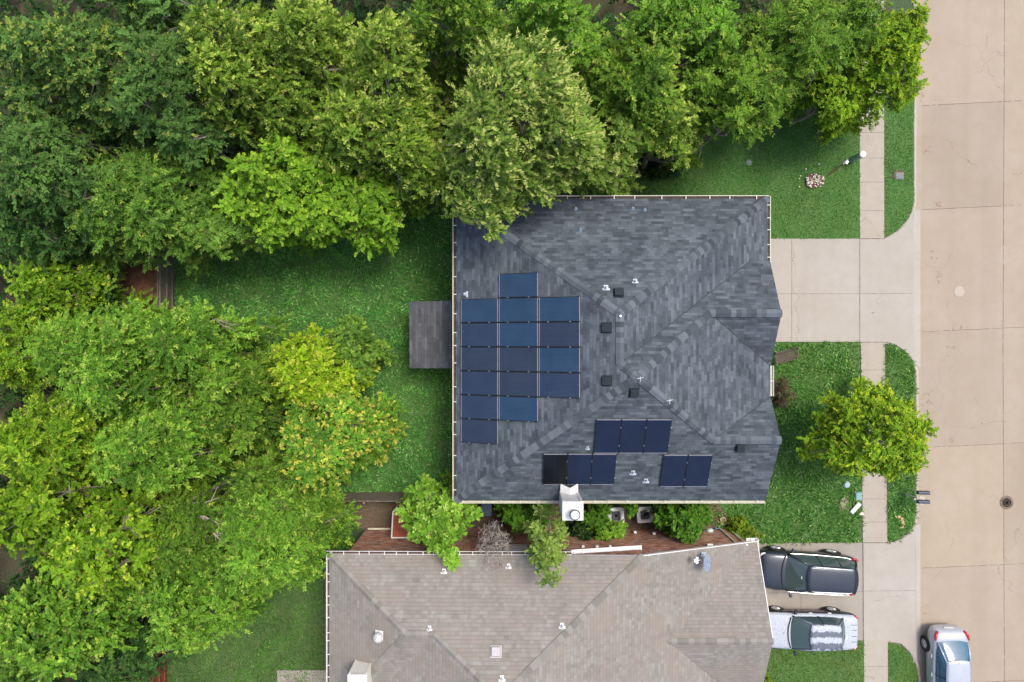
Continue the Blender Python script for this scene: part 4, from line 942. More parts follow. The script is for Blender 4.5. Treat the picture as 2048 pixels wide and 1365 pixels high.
mb = MB(); c = P(1796, 350); mb.poly([(c.x + .30 * math.cos(t * .52) * (1 + .15 * math.sin(t * 3)), c.y + .27 * math.sin(t * .52), .022) for t in range(12)]); mb.build("bare_soil", M_dirt, kind="structure")
lid(1797, 353, .36, .28, "meter_box", "dark grey meter box set in the grass strip between pavement and kerb", M_greylid, plain("grey_rim", (.2, .19, .18), .8), h=.09)
lid(1715, 992, .28, .34, "valve_box", "blue green valve box lid beside the pavement south of the street tree", plain("blue_green_lid", (.16, .30, .30), .6, var=.12), h=.14)
lid(1692, 969, .26, .26, "valve_cover", "small round pale blue lid in the grass near the street tree", plain("pale_blue_lid", (.30, .42, .42), .5, var=.3, scale=15), rnd=True, h=.13)
mb = MB(); c = P(1686, 1007); mb.poly([(c.x + .17 * math.cos(t * .52) + .04 * math.sin(t * 2), c.y + .33 * math.sin(t * .52), .10) for t in range(12)]); mb.poly([(c.x + .30 * math.cos(t * .52) + .1, c.y - .15 + .35 * math.sin(t * .52), .02) for t in range(12)])
one("stepping_stone", mb, plain("tan_stone", (.27, .23, .16), .9, var=.35, scale=8), "oval tan flat stone in a bare patch of the front grass", "stone")
c = P(1708, 1015); wb_ = empty("meter_cover", c, R(49), label="long white cover lying diagonally beside the pavement", cat="utility cover")
mb = MB(); mb.box((0, 0, .13), (.62, .20, .10)); mb.build("cover", M_white, wb_, local=True, bevel=.02)
mb = MB(); mb.box((-.31, 0, .08), (.06, .22, .14)); mb.box((.0, -.1, .05), (.6, .02, .08)); mb.build("base", M_greylid, wb_, local=True)
mb = MB(); c = P(1721, 1027.5); mb.lathe(c, [(.10, 0), (.12, .03), (.10, .06), (.03, .08)], 9, M=Matrix.Diagonal((1.1, .75, 1.4))); one("stone", mb, plain("cream_stone", (.62, .57, .46), .85), "cream coloured stone at the edge of the pavement by the white cover", "stone")
mb = MB(); c = P(1799, 1042, .05)
for dx, dy, sx, sy, rz_ in ((-.1, .2, .34, .16, .1), (.1, .1, .2, .25, -.3), (.16, -.12, .2, .3, .35), (.1, -.3, .22, .12, 0)): mb.box(c + Vector((dx, dy, .03 + .01 * dx)), (sx * .8, sy * .8, .06), rz=rz_)
one("broken_slab", mb, plain("tan_broken_clay", (.42, .30, .17), .9, var=.4, scale=12), "broken tan piece of clay lying in the grass strip by the kerb", "debris", bevel=.02)
# mailboxes
mbx = empty("mailbox_post", P(1812, 986), label="wooden post with arm carrying the two dark mailboxes at the kerb", cat="mailbox post"); M_post = plain("pale_weathered_wood", (.40, .36, .31), .8, var=.4, scale=14)
pb = P(1812, 987); mb = MB(); mb.tube([pb + Vector((-.1, 0, 0)), pb + Vector((-.06, -.02, 1.0))], .05, 6); mb.build("post", M_post, mbx)
mb = MB(); mb.box(pb + Vector((.0, -.08, .96)), (.46, .08, .05), rz=R(-10)); mb.box(pb + Vector((.14, -.10, .99)), (.26, .40, .03)); mb.build("arm", M_post, mbx)
for k, (yy, nm) in enumerate(((986, "north"), (1004, "south"))):
    c = P(1846.5, yy, 1.1); m_ = empty("mailbox", c, R(-1), label=("dark blue rounded mailbox at the kerb, the one nearer the street tree" if k == 0 else "dark blue rounded mailbox at the kerb, the one farther from the street tree"), cat="mailbox", group="mailboxes at the kerb")
    mb = MB(); prof = [(-.085, -.1), (.085, -.1), (.085, .02)] + [(.085 * math.cos(a), .02 + .085 * math.sin(a)) for a in [k2 * math.pi / 8 for k2 in range(1, 8)]] + [(-.085, .02)]
    vs = [(x, y, z) for x in (-.27, .27) for y, z in prof]; n = len(prof); mb.add(vs, [[i, (i + 1) % n, n + (i + 1) % n, n + i] for i in range(n)] + [list(range(n))[::-1], list(range(n, 2 * n))])
    mb.build("box", plain("navy_mailbox", (.045, .06, .09), .45, .3), m_, local=True, bevel=.006)
    mb = MB(); mb.box((.275, 0, -.01), (.02, .17, .17)); mb.build("door", plain("mailbox_door", (.10, .12, .15), .4), m_, local=True, bevel=.01)
    mb = MB(); mb.box((-.05, .095, .03), (.14, .012, .05)); mb.build("flag", M_red, m_, local=True)
# manhole
c = P(2013, 1005.5, -.1); mh = empty("manhole_cover", c, label="round brown iron manhole cover in the road", cat="manhole cover"); M_iron = plain("iron", (.15, .115, .08), .7, .3, var=.35, scale=7, bmp=.3)
mb = MB(); mb.lathe(c + Vector((0, 0, 0)), [(.335, .003), (.33, .014), (.305, .014), (.30, .006)], 36); mb.build("rim", M_iron, mh)
mb = MB(); mb.lathe(c, [(.298, .004), (.298, .015), (.01, .016)], 36)
for rr in (.08, .15, .22): mb.lathe(c, [(rr + .014, .017), (rr + .012, .022), (rr - .006, .022), (rr - .008, .017)], 28)
mb.build("plate", M_iron, mh)
for a in (R(155), R(-25)): mb = MB(); mb.box(c + Vector((.22 * math.cos(a), .22 * math.sin(a), .024)), (.10, .06, .006), rz=a + .5); mb.build("pick_hole", M_dark, mh)
# stones in the pile
r = random.Random(77); st_m = [plain("stone_cream", (.60, .54, .44), .85, var=.2), plain("stone_white", (.70, .68, .66), .8, var=.12), plain("stone_brown", (.24, .16, .11), .9, var=.3), plain("stone_tan", (.45, .36, .24), .9, var=.2)]
mb = MB(); c = P(1627, 363); mb.poly([(c.x + .46 * math.cos(t * .45) * r.uniform(.85, 1.1), c.y + .36 * math.sin(t * .45) * r.uniform(.85, 1.1), .10) for t in range(14)]); mb.build("bare_soil", plain("brown_soil_patch", (.12, .07, .045), .95, var=.4, scale=15), kind="structure")
protos = []
for k in range(4):
    mb = MB(); vs = []; bm = bmesh.new(); bmesh.ops.create_icosphere(bm, subdivisions=1, radius=.5)
    for v in bm.verts: v.co = Vector((v.co.x * r.uniform(.8, 1.15), v.co.y * r.uniform(.65, 1.0), v.co.z * r.uniform(.5, .75)))
    me = bpy.data.meshes.new("stone"); bm.to_mesh(me); bm.free(); me.materials.append(st_m[k]); protos.append(me)
def stone(x, y, z, s, k, label, grp):
    o = bpy.data.objects.new("stone", protos[k]); COL.objects.link(o); o.location = (x, y, z); o.scale = (s, s, s); o.rotation_euler = (r.uniform(-.4, .4), r.uniform(-.4, .4), r.uniform(0, 6.3)); tag(o, label, "stone", grp)
for i in range(110):
    a = r.uniform(0, 6.28); q_ = math.sqrt(r.random()); x = c.x + .46 * q_ * math.cos(a); y = c.y + .37 * q_ * math.sin(a)
    if x - c.x < -.2 and y - c.y > .15: continue
    k = r.choice((0, 0, 1, 1, 2, 3)); stone(x, y, .12 + r.uniform(0, .05), r.uniform(.05, .105), k, "small stone in the loose pile of pale and brown stones north of the driveway", "stones in the pile on the grass")
for px, py in ((1610, 340), (1599, 353), (1597, 359), (1597, 375), (1636, 330)): q_ = P(px, py); stone(q_.x, q_.y, .1, .08, r.choice((0, 1)), "single pale stone strayed onto the grass beside the stone pile", "stray stones beside the pile")
# AC units
def ac(px, py, label):
    c = P(px, py, .78); c.z = .02; rt = empty("air_conditioner", c, R(4), label=label, cat="air conditioner", group="air conditioners beside the wall")
    mb = MB(); s_ = .37; pr = []
    for cx_, cy_, a0 in ((1, 1, 0), (-1, 1, 90), (-1, -1, 180), (1, -1, 270)):
        for t in range(4): a = R(a0 + t * 30); pr.append((cx_ * (s_ - .1) + .1 * math.cos(a), cy_ * (s_ - .1) + .1 * math.sin(a)))
    mb.prism([(a * .96, b * .96) for a, b in pr], .04, .70); mb.build("coil_housing", plain("dark_coil", (.04, .045, .05), .6), rt, local=True)
    mb = MB()
    for k in range(13): z = .09 + k * .05; mb.prism(pr, z, z + .018)
    mb.build("louvres", plain("grey_louvre", (.14, .145, .15), .6), rt, local=True)
    mb = MB(); n = len(pr); out = [(a * 1.03, b * 1.03, .76) for a, b in pr]; inn = [(.27 * math.cos(math.atan2(b, a)), .27 * math.sin(math.atan2(b, a)), .775) for a, b in pr]; low = [(a * 1.03, b * 1.03, .70) for a, b in pr]
    mb.add(out + inn + low, [[i, (i + 1) % n, n + (i + 1) % n, n + i] for i in range(n)] + [[2 * n + i, 2 * n + (i + 1) % n, (i + 1) % n, i] for i in range(n)]); mb.build("top_panel", plain("pale_grey_metal", (.50, .52, .53), .5, .2), rt, local=True)
    mb = MB(); mb.cyl((0, 0, .60), .26, .01, 24); mb.build("fan_recess", M_dark, rt, local=True)
    mb = MB(); mb.cyl((0, 0, .62), .07, .08, 16)
    for k in range(4): a = k * math.pi / 2; mb.box((.15 * math.cos(a), .15 * math.sin(a), .65), (.18, .11, .012), rz=a)
    mb.build("fan", plain("fan_grey", (.12, .13, .14), .5, .4), rt, local=True)
    mb = MB()
    for rr in (.08, .11, .14, .17, .2, .23, .26): mb.lathe((0, 0, .77), [(rr + .004, 0), (rr + .004, .008), (rr - .004, .008), (rr - .004, 0)], 28)
    mb.build("fan_guard", plain("guard_grey", (.22, .24, .25), .5, .3), rt, local=True); return rt
ac(1290, 1030, "air conditioner with a small white box on top, beside the dense dark bush"); ac(1232, 1032, "air conditioner half hidden under leafy branches behind the chimney")
c = P(1297, 1021.5, .85); mb = MB(); mb.box(c, (.15, .12, .08), rz=R(-20)); one("junction_box", mb, M_white, "small white box resting on top of the air conditioner", "box", bevel=.012)
# dish
q0, nn = ray(1390, 1121, PNE); sdh = empty("satellite_dish", q0, label="grey blue oval satellite dish on the tan roof near the garage", cat="satellite dish")
mb = MB(); m0, _n = ray(1406, 1108, PNE); mb.box(m0 + nn * .03, (.20, .26, .03), M=frame(nn)); mb.tube([m0, m0 + Vector((.02, -.1, .45)), m0 + Vector((.08, -.35, .62))], .028, 8); mb.build("mount", M_metal, sdh)
dc = P(1412.5, 1126, m0.z + .62); mb = MB(); Md = Matrix.Rotation(R(6), 3, 'Z') @ Matrix.Rotation(R(48), 3, 'Y') @ Matrix.Diagonal((1, 1.12, 1)); mb.lathe(dc, [(.33, .045), (.30, .025), (.18, -.01), (.02, -.03)], 30, M=Md); mb.build("dish", plain("dish_grey", (.20, .25, .32), .5, .1), sdh, smooth=False)
lp = P(1391, 1121, m0.z + .75); mb = MB(); mb.tube([dc + Vector((-.12, .05, -.18)), lp], .025, 8); mb.build("feed_arm", M_white, sdh)
mb = MB(); mb.box(lp, (.16, .14, .12)); 
for dy in (-.12, 0, .12): mb.tube([lp + Vector((0, dy, 0)), lp + Vector((.12, dy * .7, -.01))], .045, 10)
mb.build("receiver", M_white, sdh, bevel=.01)
# bits in the side yard
c = P(1446.5, 1042, .04); wf = empty("wooden_tray", c, R(18), label="small open wooden tray on the bare soil between dense bush and round shrub", cat="tray"); mb = MB()
for dx, dy, sx, sy in ((-.12, 0, .05, .34), (.12, 0, .05, .34), (0, .15, .2, .05), (0, -.15, .2, .05)): mb.box((dx, dy, .03), (sx, sy, .07))
mb.build("frame", plain("pale_wood", (.42, .31, .21), .8, var=.2), wf, local=True); mb = MB(); mb.box((0, 0, .01), (.2, .26, .015)); mb.box((.02, 0, .02), (.06, .2, .02)); mb.build("base", plain("pale_wood_inner", (.30, .22, .15), .8), wf, local=True)
c = P(1420, 1062, .6); gm = empty("gas_meter", c, label="pale gas meter with pipes against the brick wall beside the dense bush", cat="meter"); mb = MB(); mb.lathe(c + Vector((0, 0, -.1)), [(.1, 0), (.15, .05), (.15, .14), (.09, .2), (.02, .22)], 14, M=Matrix.Diagonal((1.2, .8, 1))); mb.build("meter_body", plain("pale_aqua_metal", (.45, .52, .50), .5, .2), gm, smooth=True)
mb = MB(); mb.tube([c + Vector((-.3, 0, -.6)), c + Vector((-.3, 0, .05)), c + Vector((-.1, 0, .07)), c + Vector((.18, 0, .05)), c + Vector((.32, -.1, .05))], .025, 7); mb.build("pipe", M_greylid, gm)
c = P(1437, 1064, .5); mb = MB(); mb.lathe((c.x, c.y, .02), [(.09, 0), (.12, .3), (.11, .31), (.08, .05)], 14); one("bucket", mb, plain("light_blue_plastic", (.26, .40, .62), .5), "light blue bucket beside the gas meter at the brick wall", "bucket")
c = P(973, 1018, 1.0); bb = empty("wheelie_bin", (c.x, c.y, 0), label="dark blue wheeled bin below the corner of the blue roof", cat="bin"); M_navy = plain("navy_plastic", (.018, .035, .085), .5)
mb = MB(); mb.box((c.x, c.y, .5), (.42, .62, .94), taper=1.12); mb.build("body", M_navy, bb); mb = MB(); mb.box((c.x, c.y, 1.0), (.50, .72, .06)); mb.build("lid", M_navy, bb, bevel=.02)
for s_ in (-1, 1): mb = MB(); mb.tube([(c.x + s_ * .2, c.y + .3, .12), (c.x + s_ * .26, c.y + .3, .12)], .11, 14); mb.build("wheel", M_tyre, bb)
# red canopy on a white tube frame
z_ = 1.9; pc_ = [P(783, 1076, z_), P(786, 1024, z_), P(795, 1017, z_), P(880, 1017, z_), P(880, 1076, z_)]
cn_ = empty("garden_canopy", P(830, 1047), label="rust red canopy on a white tube frame under the tree by the brick wall", cat="canopy")
mb = MB(); mb.prism([(p_.x, p_.y) for p_ in pc_[::-1]], z_ - .01, z_); mb.build("canopy_cloth", plain("rust_red_canvas", (.24, .062, .035), .9, var=.3, scale=3), cn_)
mb = MB(); mb.tube(pc_ + [pc_[0]], .035, 8); mb.build("frame", M_white, cn_)
for k in (0, 1, 3, 4): mb = MB(); mb.tube([Vector((pc_[k].x, pc_[k].y, 0)), pc_[k]], .03, 8); mb.build("leg", M_white, cn_)
# black barbecue on the patio slab
c = P(592, 1366); bq = empty("barbecue", c, label="black covered barbecue on the concrete patio slab", cat="barbecue"); mb = MB(); mb.box(c + Vector((0, -.1, .5)), (.5, .45, .12)); mb.tube([c + Vector((-.24, -.1, .68)), c + Vector((.24, -.1, .68))], .22, 16); mb.build("hood", M_dark, bq)
mb = MB(); mb.box(c + Vector((-.38, -.1, .62)), (.22, .36, .03)); mb.box(c + Vector((.38, -.1, .62)), (.22, .36, .03)); mb.build("side_shelf", M_dark, bq)
for x_ in (-.22, .22):
    for y_ in (-.28, .08): mb = MB(); mb.box(c + Vector((x_, y_, .25)), (.04, .04, .5)); mb.build("leg", M_dark, bq)
# ================================================================== TREES AND PLANTS
PAL = {  # dark, mid, new growth
 'oakdark': ((.024, .058, .016), (.048, .100, .026), (.16, .20, .035)),
 'deep':    ((.014, .050, .014), (.030, .085, .022), (.06, .13, .03)),
 'olive':   ((.050, .090, .010), (.100, .165, .016), (.27, .33, .055)),
 'windy':   ((.064, .115, .016), (.140, .215, .034), (.35, .41, .11)),
 'elm':     ((.066, .150, .008), (.120, .240, .012), (.23, .37, .025)),
 'fern':    ((.044, .100, .014), (.082, .165, .022), (.17, .25, .035)),
 'green':   ((.044, .100, .010), (.092, .175, .016), (.21, .29, .035)),
 'ash':     ((.046, .118, .011), (.094, .205, .018), (.21, .33, .04)),
 'lime':    ((.066, .148, .006), (.140, .252, .010), (.29, .39, .02)),
 'yellow':  ((.092, .175, .006), (.180, .285, .010), (.37, .42, .04)),
 'gold':    ((.050, .130, .012), (.098, .205, .018), (.35, .38, .05)),
 'street':  ((.075, .155, .008), (.150, .250, .012), (.30, .37, .02)),
 'shrub':   ((.028, .090, .008), (.060, .150, .012), (.12, .22, .02)),
 'box':     ((.085, .160, .010), (.150, .230, .014), (.26, .33, .03)),
 'bright':  ((.080, .190, .015), (.150, .290, .025), (.28, .42, .07)),
 'airy':    ((.100, .180, .030), (.180, .270, .045), (.30, .38, .09)),
 'red':     ((.050, .060, .025), (.080, .085, .04), (.20, .04, .03)),
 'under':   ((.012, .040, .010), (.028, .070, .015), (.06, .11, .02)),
}
GAIN = {'oakdark': 1.7, 'deep': 1.5, 'olive': 1.6, 'windy': 1.45, 'elm': 1.45, 'fern': 1.75, 'green': 1.5, 'ash': 1.6, 'lime': 1.35, 'yellow': 1.4, 'gold': 1.55, 'street': 1.55, 'shrub': 1.5, 'box': 1.2, 'bright': 1.3, 'airy': 1.2, 'red': 1.3, 'under': 1.2}
PAL = {k_: tuple(tuple(min(.55, x * GAIN[k_]) for x in c_) for c_ in v_) for k_, v_ in PAL.items()}
PALG = PAL['green']
for k_ in ('oakdark', 'deep', 'olive', 'windy', 'elm', 'fern', 'ash', 'lime'):
    PAL[k_] = tuple(tuple(x * .72 + y * .28 for x, y in zip(p_, q_)) for p_, q_ in zip(PAL[k_], PALG))
def foliage(r, cen, rad, pal, n_tw=24, n_lf=16, ll=.13, lw=.035, wind=(0, 0), droop=.25, flat_=.55, new=.25, curl=.5):
    cen = np.asarray(cen); M = len(cen); rad = np.asarray(rad)
    d = r.normal(0, 1, (M, n_tw, 3)); d[..., 2] = np.abs(d[..., 2]) * flat_ + r.uniform(-.25, .2, (M, n_tw)); d[..., 0] += wind[0]; d[..., 1] += wind[1]; d = nrm(d)
    o = cen[:, None, :] + r.normal(0, .22, (M, n_tw, 3)) * rad[:, None, None]; L = rad[:, None] * r.uniform(.45, 1.15, (M, n_tw))
    t = (np.arange(n_lf)[None, None, :] + r.uniform(0, 1, (M, n_tw, n_lf))) / n_lf * .85 + .15
    p = o[:, :, None, :] + d[:, :, None, :] * (L[:, :, None] * t)[..., None]
    p[..., 2] -= droop * (t ** 2) * L[:, :, None]
    up = np.array([0, 0, 1.0]); sd_ = nrm(np.cross(d, up + r.normal(0, .35, d.shape)))
    sg = np.where(np.arange(n_lf) % 2 == 0, 1., -1.)[None, None, :, None]
    a = d[:, :, None, :] * .75 + sd_[:, :, None, :] * sg * .7 + r.normal(0, curl * .5, (M, n_tw, n_lf, 3)); a[..., 0] += wind[0] * .9; a[..., 1] += wind[1] * .9; a[..., 2] -= .15; a = nrm(a)
    nn_ = nrm(up + r.normal(0, curl, a.shape)); w_ = nrm(np.cross(a, nn_))
    s = ll * r.uniform(.65, 1.25, (M, n_tw, n_lf, 1)); ww = s * lw / ll
    mid = p + a * s * .45 + np.cross(w_, a) * s * .08
    V = np.stack([p, mid - w_ * ww, p + a * s, mid + w_ * ww], -2).reshape(-1, 4, 3)
    pa = np.array(pal); pa = np.stack([pa[0] * .82, pa[1] * 1.04, pa[2] * .86])
    u = np.clip(r.normal(.5, .24, (M, 1, 1, 1)) + r.normal(0, .22, (M, n_tw, 1, 1)) + r.normal(0, .22, (M, n_tw, n_lf, 1)), 0, 1)
    C = pa[0] * (1 - u) + pa[1] * u
    isnew = (r.random((M, n_tw, 1, 1)) < new) & (t[..., None] > .55) & (r.random((M, n_tw, n_lf, 1)) < .8)
    C = np.where(isnew, pa[2] * r.uniform(.75, 1.1, C.shape[:3] + (1,)), C) * r.uniform(.85, 1.15, (M, 1, 1, 1))
    C = np.where(r.random((M, n_tw, n_lf, 1)) < .03, np.array([.16, .12, .05]) * r.uniform(.6, 1.3, C.shape[:3] + (1,)), C)
    return V, C.reshape(-1, 3)
def tree(name, label, cat, px, py, rx, ry, ztop, kind, rc=.62, dep=2.2, seed=0, n_tw=30, n_lf=18, ll=.11, lw=.032, wind=(0, 0), droop=.3, new=.25, dens=1.0,
         lobes=6, group=None, trunk_r=.14, mask=None, gap=.25, extra=None, base=None, lobed=3.1, limbs=True, curl=.38, flat_=.55, barkmat=None):
    """px,py = middle of the crown in the photograph, rx,ry = its half extents there; all turned into metres at the crown's height"""
    if group == G1_: rx, ry = rx * 1.12, ry * 1.12
    r = np.random.default_rng(seed + 1000); zc = ztop - dep * .4; k = (H - zc) / F; c = P(px, py, zc); RX, RY = rx * k, ry * k
    ph = r.uniform(0, 6.28, 3); lob = []
    for i in range(lobes): a = i * 6.283 / lobes + r.uniform(-.4, .4); q_ = r.uniform(.25, .8) if i else 0; lob.append((q_ * math.cos(a), q_ * math.sin(a)))
    lob = np.array(lob); lr = .95 / math.sqrt(lobes) + .12
    pts = []; tries = 0; target = int(dens * RX * RY * 3.14 / (rc * rc * .62)) + 2
    while len(pts) < target and tries < target * 40:
        tries += 1; a = r.uniform(0, 6.283); q_ = math.sqrt(r.random())
        edge = 1 + .13 * math.sin(3 * a + ph[0]) + .10 * math.sin(5 * a + ph[1]) + .07 * math.sin(8 * a + ph[2])
        x, y = q_ * math.cos(a) * edge, q_ * math.sin(a) * edge; X, Y = c.x + x * (RX - rc * .6), c.y + y * (RY - rc * .6)
        dl = np.min(np.hypot(lob[:, 0] - x, lob[:, 1] - y)) / lr
        if dl > 1 and r.random() < gap: continue
        Z = ztop - rc * .5 - dep * (q_ ** 2.2) * .8 - min(dl * dl, 2.2) * .45 * lobed * (dep / 2.4) + r.normal(0, .34)
        if r.random() < .22: Z -= r.uniform(.3, 1) * dep
        qx, qy = 1024 + X * F / (H - Z) + r.normal(0, 7), 682.5 - Y * F / (H - Z) + r.normal(0, 7); qy += 12 * math.sin(qx * .04)
        if group == G1_ and any(x0 < qx < x1 and y0 < qy < y1 for x0, y0, x1, y1 in CLEAR): continue
        if any((X - p[0]) ** 2 + (Y - p[1]) ** 2 < (rc * .62) ** 2 and abs(Z - p[2]) < rc * .9 for p in pts): continue
        pts.append((X, Y, max(Z, .3)))
    if extra: 
        for ex, ey, ez in extra: v = P(ex, ey, ez); pts.append((v.x, v.y, v.z))
    pts = np.array(pts); rad = rc * r.uniform(.7, 1.25, len(pts))
    rt = empty(name, base or (c.x, c.y, 0), label=label, cat=cat, group=group)
    V, C = foliage(r, pts, rad, PAL[kind], n_tw, n_lf, ll, lw, wind, droop, flat_, new, curl)
    V[..., 2] = np.maximum(V[..., 2], .05); quads("crown", V, C, M_leaf, rt)
    b = Vector(rt.location); mb = MB(); hb = max(.2, ztop - dep * 1.5)
    if limbs:
        fork = Vector((b.x + (c.x - b.x) * .5 + r.uniform(-.2, .2), b.y + (c.y - b.y) * .5 + r.uniform(-.2, .2), hb * .55))
        mb.tube([b - Vector((0, 0, .05)), b + Vector((0, 0, .3)), fork.lerp(b, .5) + Vector((.05, 0, 0)), fork], [trunk_r * 1.5, trunk_r * 1.05, trunk_r * .9, trunk_r * .75], 9)
        for lx, ly in lob:
            e_ = Vector((c.x + lx * RX * .8, c.y + ly * RY * .8, ztop - dep * .75)); m_ = fork.lerp(e_, .5) + Vector((r.uniform(-.2, .2), r.uniform(-.2, .2), .15))
            mb.tube([fork, m_, e_], [trunk_r * .6, trunk_r * .42, trunk_r * .22], 6)
        L3 = np.array([(c.x + lx * RX * .8, c.y + ly * RY * .8, ztop - dep * .75) for lx, ly in lob])
        for i, p_ in enumerate(pts):
            if i % 2 and len(pts) > 60: continue
            j = int(np.argmin(((L3 - p_) ** 2).sum(1))); a_ = Vector(L3[j]); p_ = Vector(p_)
            m_ = a_.lerp(p_, .5) + Vector((r.uniform(-.12, .12), r.uniform(-.12, .12), r.uniform(-.1, .1)))
            mb.tube([a_, m_, p_], [trunk_r * .2, trunk_r * .13, .008], 4, cap=False)
            if i % 3 == 0: mb.tube([m_, p_ + Vector((r.normal(0, .4), r.normal(0, .4), .75)) * rc], [.016, .006], 4, cap=False)
    else:
        for i, p_ in enumerate(pts[:40]): mb.tube([b + Vector((r.uniform(-.1, .1), r.uniform(-.1, .1), 0)), Vector(p_)], [.02, .008], 4, cap=False)
    mb.build("trunk" if limbs else "stems", barkmat or M_bark, rt)
    return rt
CLEAR = [(1235, 300, 1420, 480), (1390, 265, 1560, 480), (1520, 218, 1650, 480), (420, 485, 900, 640), (790, 425, 905, 640), (225, 508, 372, 602), (345, 540, 480, 640), (690, 955, 900, 1100), (1100, 385, 1540, 480), (1200, 0, 1250, 30)]   # openings in the wood that the photo shows
big = dict(trunk_r=.2, dep=2.8)
G1_ = "trees of the wood around the back yard"
T = tree
# --- wood, upper left
T("oak_tree", "dark green oak with yellowish new leaves in the upper left corner", "tree", 115, 105, 165, 130, 9.5, 'oakdark', seed=1, new=.35, group=G1_, **big)
T("oak_tree", "dark green oak crown right of the one in the upper left corner", "tree", 318, 165, 135, 150, 9.0, 'oakdark', seed=2, new=.06, group=G1_, **big)
T("oak_tree", "blue green oak crown on the left edge below the corner oak", "tree", 75, 325, 130, 125, 8.6, 'oakdark', seed=3, new=.05, group=G1_, **big)
T("oak_tree", "deep green crown at the very top, between the corner oak and the olive trees", "tree", 300, 8, 120, 60, 8.6, 'oakdark', seed=4, new=.12, group=G1_, **big)
T("broadleaf_tree", "dark green tree at the left edge above the small dirt clearing", "tree", 30, 430, 85, 90, 7.0, 'deep', seed=5, new=.1, group=G1_, trunk_r=.16, dep=2.5)
T("feathery_tree", "soft mid green feathery tree above the grey fence", "tree", 300, 400, 200, 125, 6.8, 'fern', seed=6, ll=.12, lw=.022, new=.18, droop=.15, flat_=.4, group=G1_, dep=2.2, lobes=8, rc=.55, n_tw=30, curl=.35)
T("broadleaf_tree", "olive green tree with pale tips at the top, left of centre", "tree", 445, 95, 120, 125, 9.4, 'olive', seed=7, new=.45, wind=(.3, .25), group=G1_, **big)
T("broadleaf_tree", "olive tree with yellow tips at the top edge, second from the dark oaks", "tree", 600, 60, 110, 100, 9.4, 'olive', seed=8, new=.45, wind=(.3, .25), group=G1_, **big)
T("broadleaf_tree", "olive green crown just above the bright green tree", "tree", 570, 205, 130, 80, 8.0, 'olive', seed=9, new=.25, wind=(.2, .2), group=G1_, **big)
T("broadleaf_tree", "pale tipped crown left of the large windblown tree, upper one", "tree", 775, 110, 85, 110, 9.8, 'olive', seed=10, new=.55, wind=(.4, .3), group=G1_, **big)
T("broadleaf_tree", "pale tipped crown left of the large windblown tree, lower one", "tree", 735, 245, 135, 95, 8.8, 'olive', seed=11, new=.45, wind=(.4, .3), group=G1_, **big)
T("broadleaf_tree", "olive crown squeezed between the bright green tree and the windblown tree", "tree", 825, 320, 70, 85, 7.6, 'olive', seed=12, new=.3, wind=(.3, .25), group=G1_, dep=2.3)
T("elm_tree", "bright green tree with ribbon like leafy twigs above the back yard", "tree", 560, 375, 165, 105, 6.8, 'elm', seed=13, new=.35, ll=.10, lw=.040, droop=.2, rc=.5, n_tw=26, n_lf=20, flat_=.35, group=G1_, dep=2.2, lobes=9, curl=.35,
  extra=[(400, 265, 5.6), (415, 300, 5.6), (395, 345, 5.4), (470, 420, 5.2), (650, 250, 5.6)])
T("elm_tree", "bright green spreading tree overhanging the north edge of the back yard", "tree", 710, 410, 150, 90, 6.2, 'elm', seed=14, new=.25, ll=.10, lw=.040, droop=.2, rc=.5, n_tw=26, n_lf=20, flat_=.35, group=G1_, dep=2.2, lobes=8, curl=.35)
T("windblown_tree", "large pale green windblown tree leaning over the corner of the blue grey roof", "tree", 1035, 205, 165, 165, 11.4, 'windy', seed=15, new=.5, wind=(.75, .35), ll=.125, lw=.024, droop=.1, rc=.6, group=G1_, trunk_r=.24, dep=3.0, lobes=9, n_tw=34, n_lf=20, curl=.4,
  extra=[(925, 385, 8), (955, 400, 8.2), (985, 400, 8), (925, 430, 7.8), (965, 435, 7.9), (1000, 425, 7.6), (985, 460, 7.4), (900, 405, 7.7), (940, 350, 8.4), (1000, 355, 8.4), (1055, 360, 8.2), (1075, 385, 7.8), (1095, 350, 8.2), (1120, 375, 7.8), (970, 360, 8.4), (1030, 340, 8.8), (1080, 330, 8.6), (905, 340, 8.2), (1010, 320, 9), (950, 320, 9), (1150, 330, 8.4)])
T("broadleaf_tree", "mid green crown at the top edge above the windblown tree", "tree", 905, 20, 110, 75, 9.2, 'green', seed=16, new=.35, wind=(.2, .2), group=G1_, **big)
T("broadleaf_tree", "light green crown at the top edge, right of the windblown tree", "tree", 1110, 20, 110, 65, 9.6, 'ash', seed=17, new=.3, group=G1_, **big)
T("broadleaf_tree", "mid green tree between the windblown tree and the tall green trees at the top right", "tree", 1290, 155, 115, 125, 8.4, 'green', seed=18, new=.35, wind=(.1, .15), group=G1_, dep=2.8, trunk_r=.18)
T("broadleaf_tree", "olive green crown at the edge of the mown grass, lowest of the row", "tree", 1225, 295, 105, 75, 7.4, 'windy', seed=19, new=.3, wind=(.3, .35), ll=.13, lw=.03, group=G1_, dep=2.6)
T("broadleaf_tree", "yellow tipped crown beside the dark gap at the edge of the mown grass", "tree", 1350, 250, 75, 85, 7.4, 'olive', seed=20, new=.4, wind=(.1, .3), group=G1_, dep=2.6)
T("broadleaf_tree", "light green crown at the top edge above the tall tree by the mown grass", "tree", 1390, 30, 130, 75, 9.0, 'ash', seed=21, new=.25, group=G1_, **big)
T("broadleaf_tree", "tall fresh green tree whose crown reaches out over the mown grass", "tree", 1490, 185, 120, 120, 8.4, 'green', seed=22, new=.22, ll=.12, lw=.025, n_tw=34, n_lf=19, group=G1_, trunk_r=.22, dep=3.0, lobes=8, curl=.4)
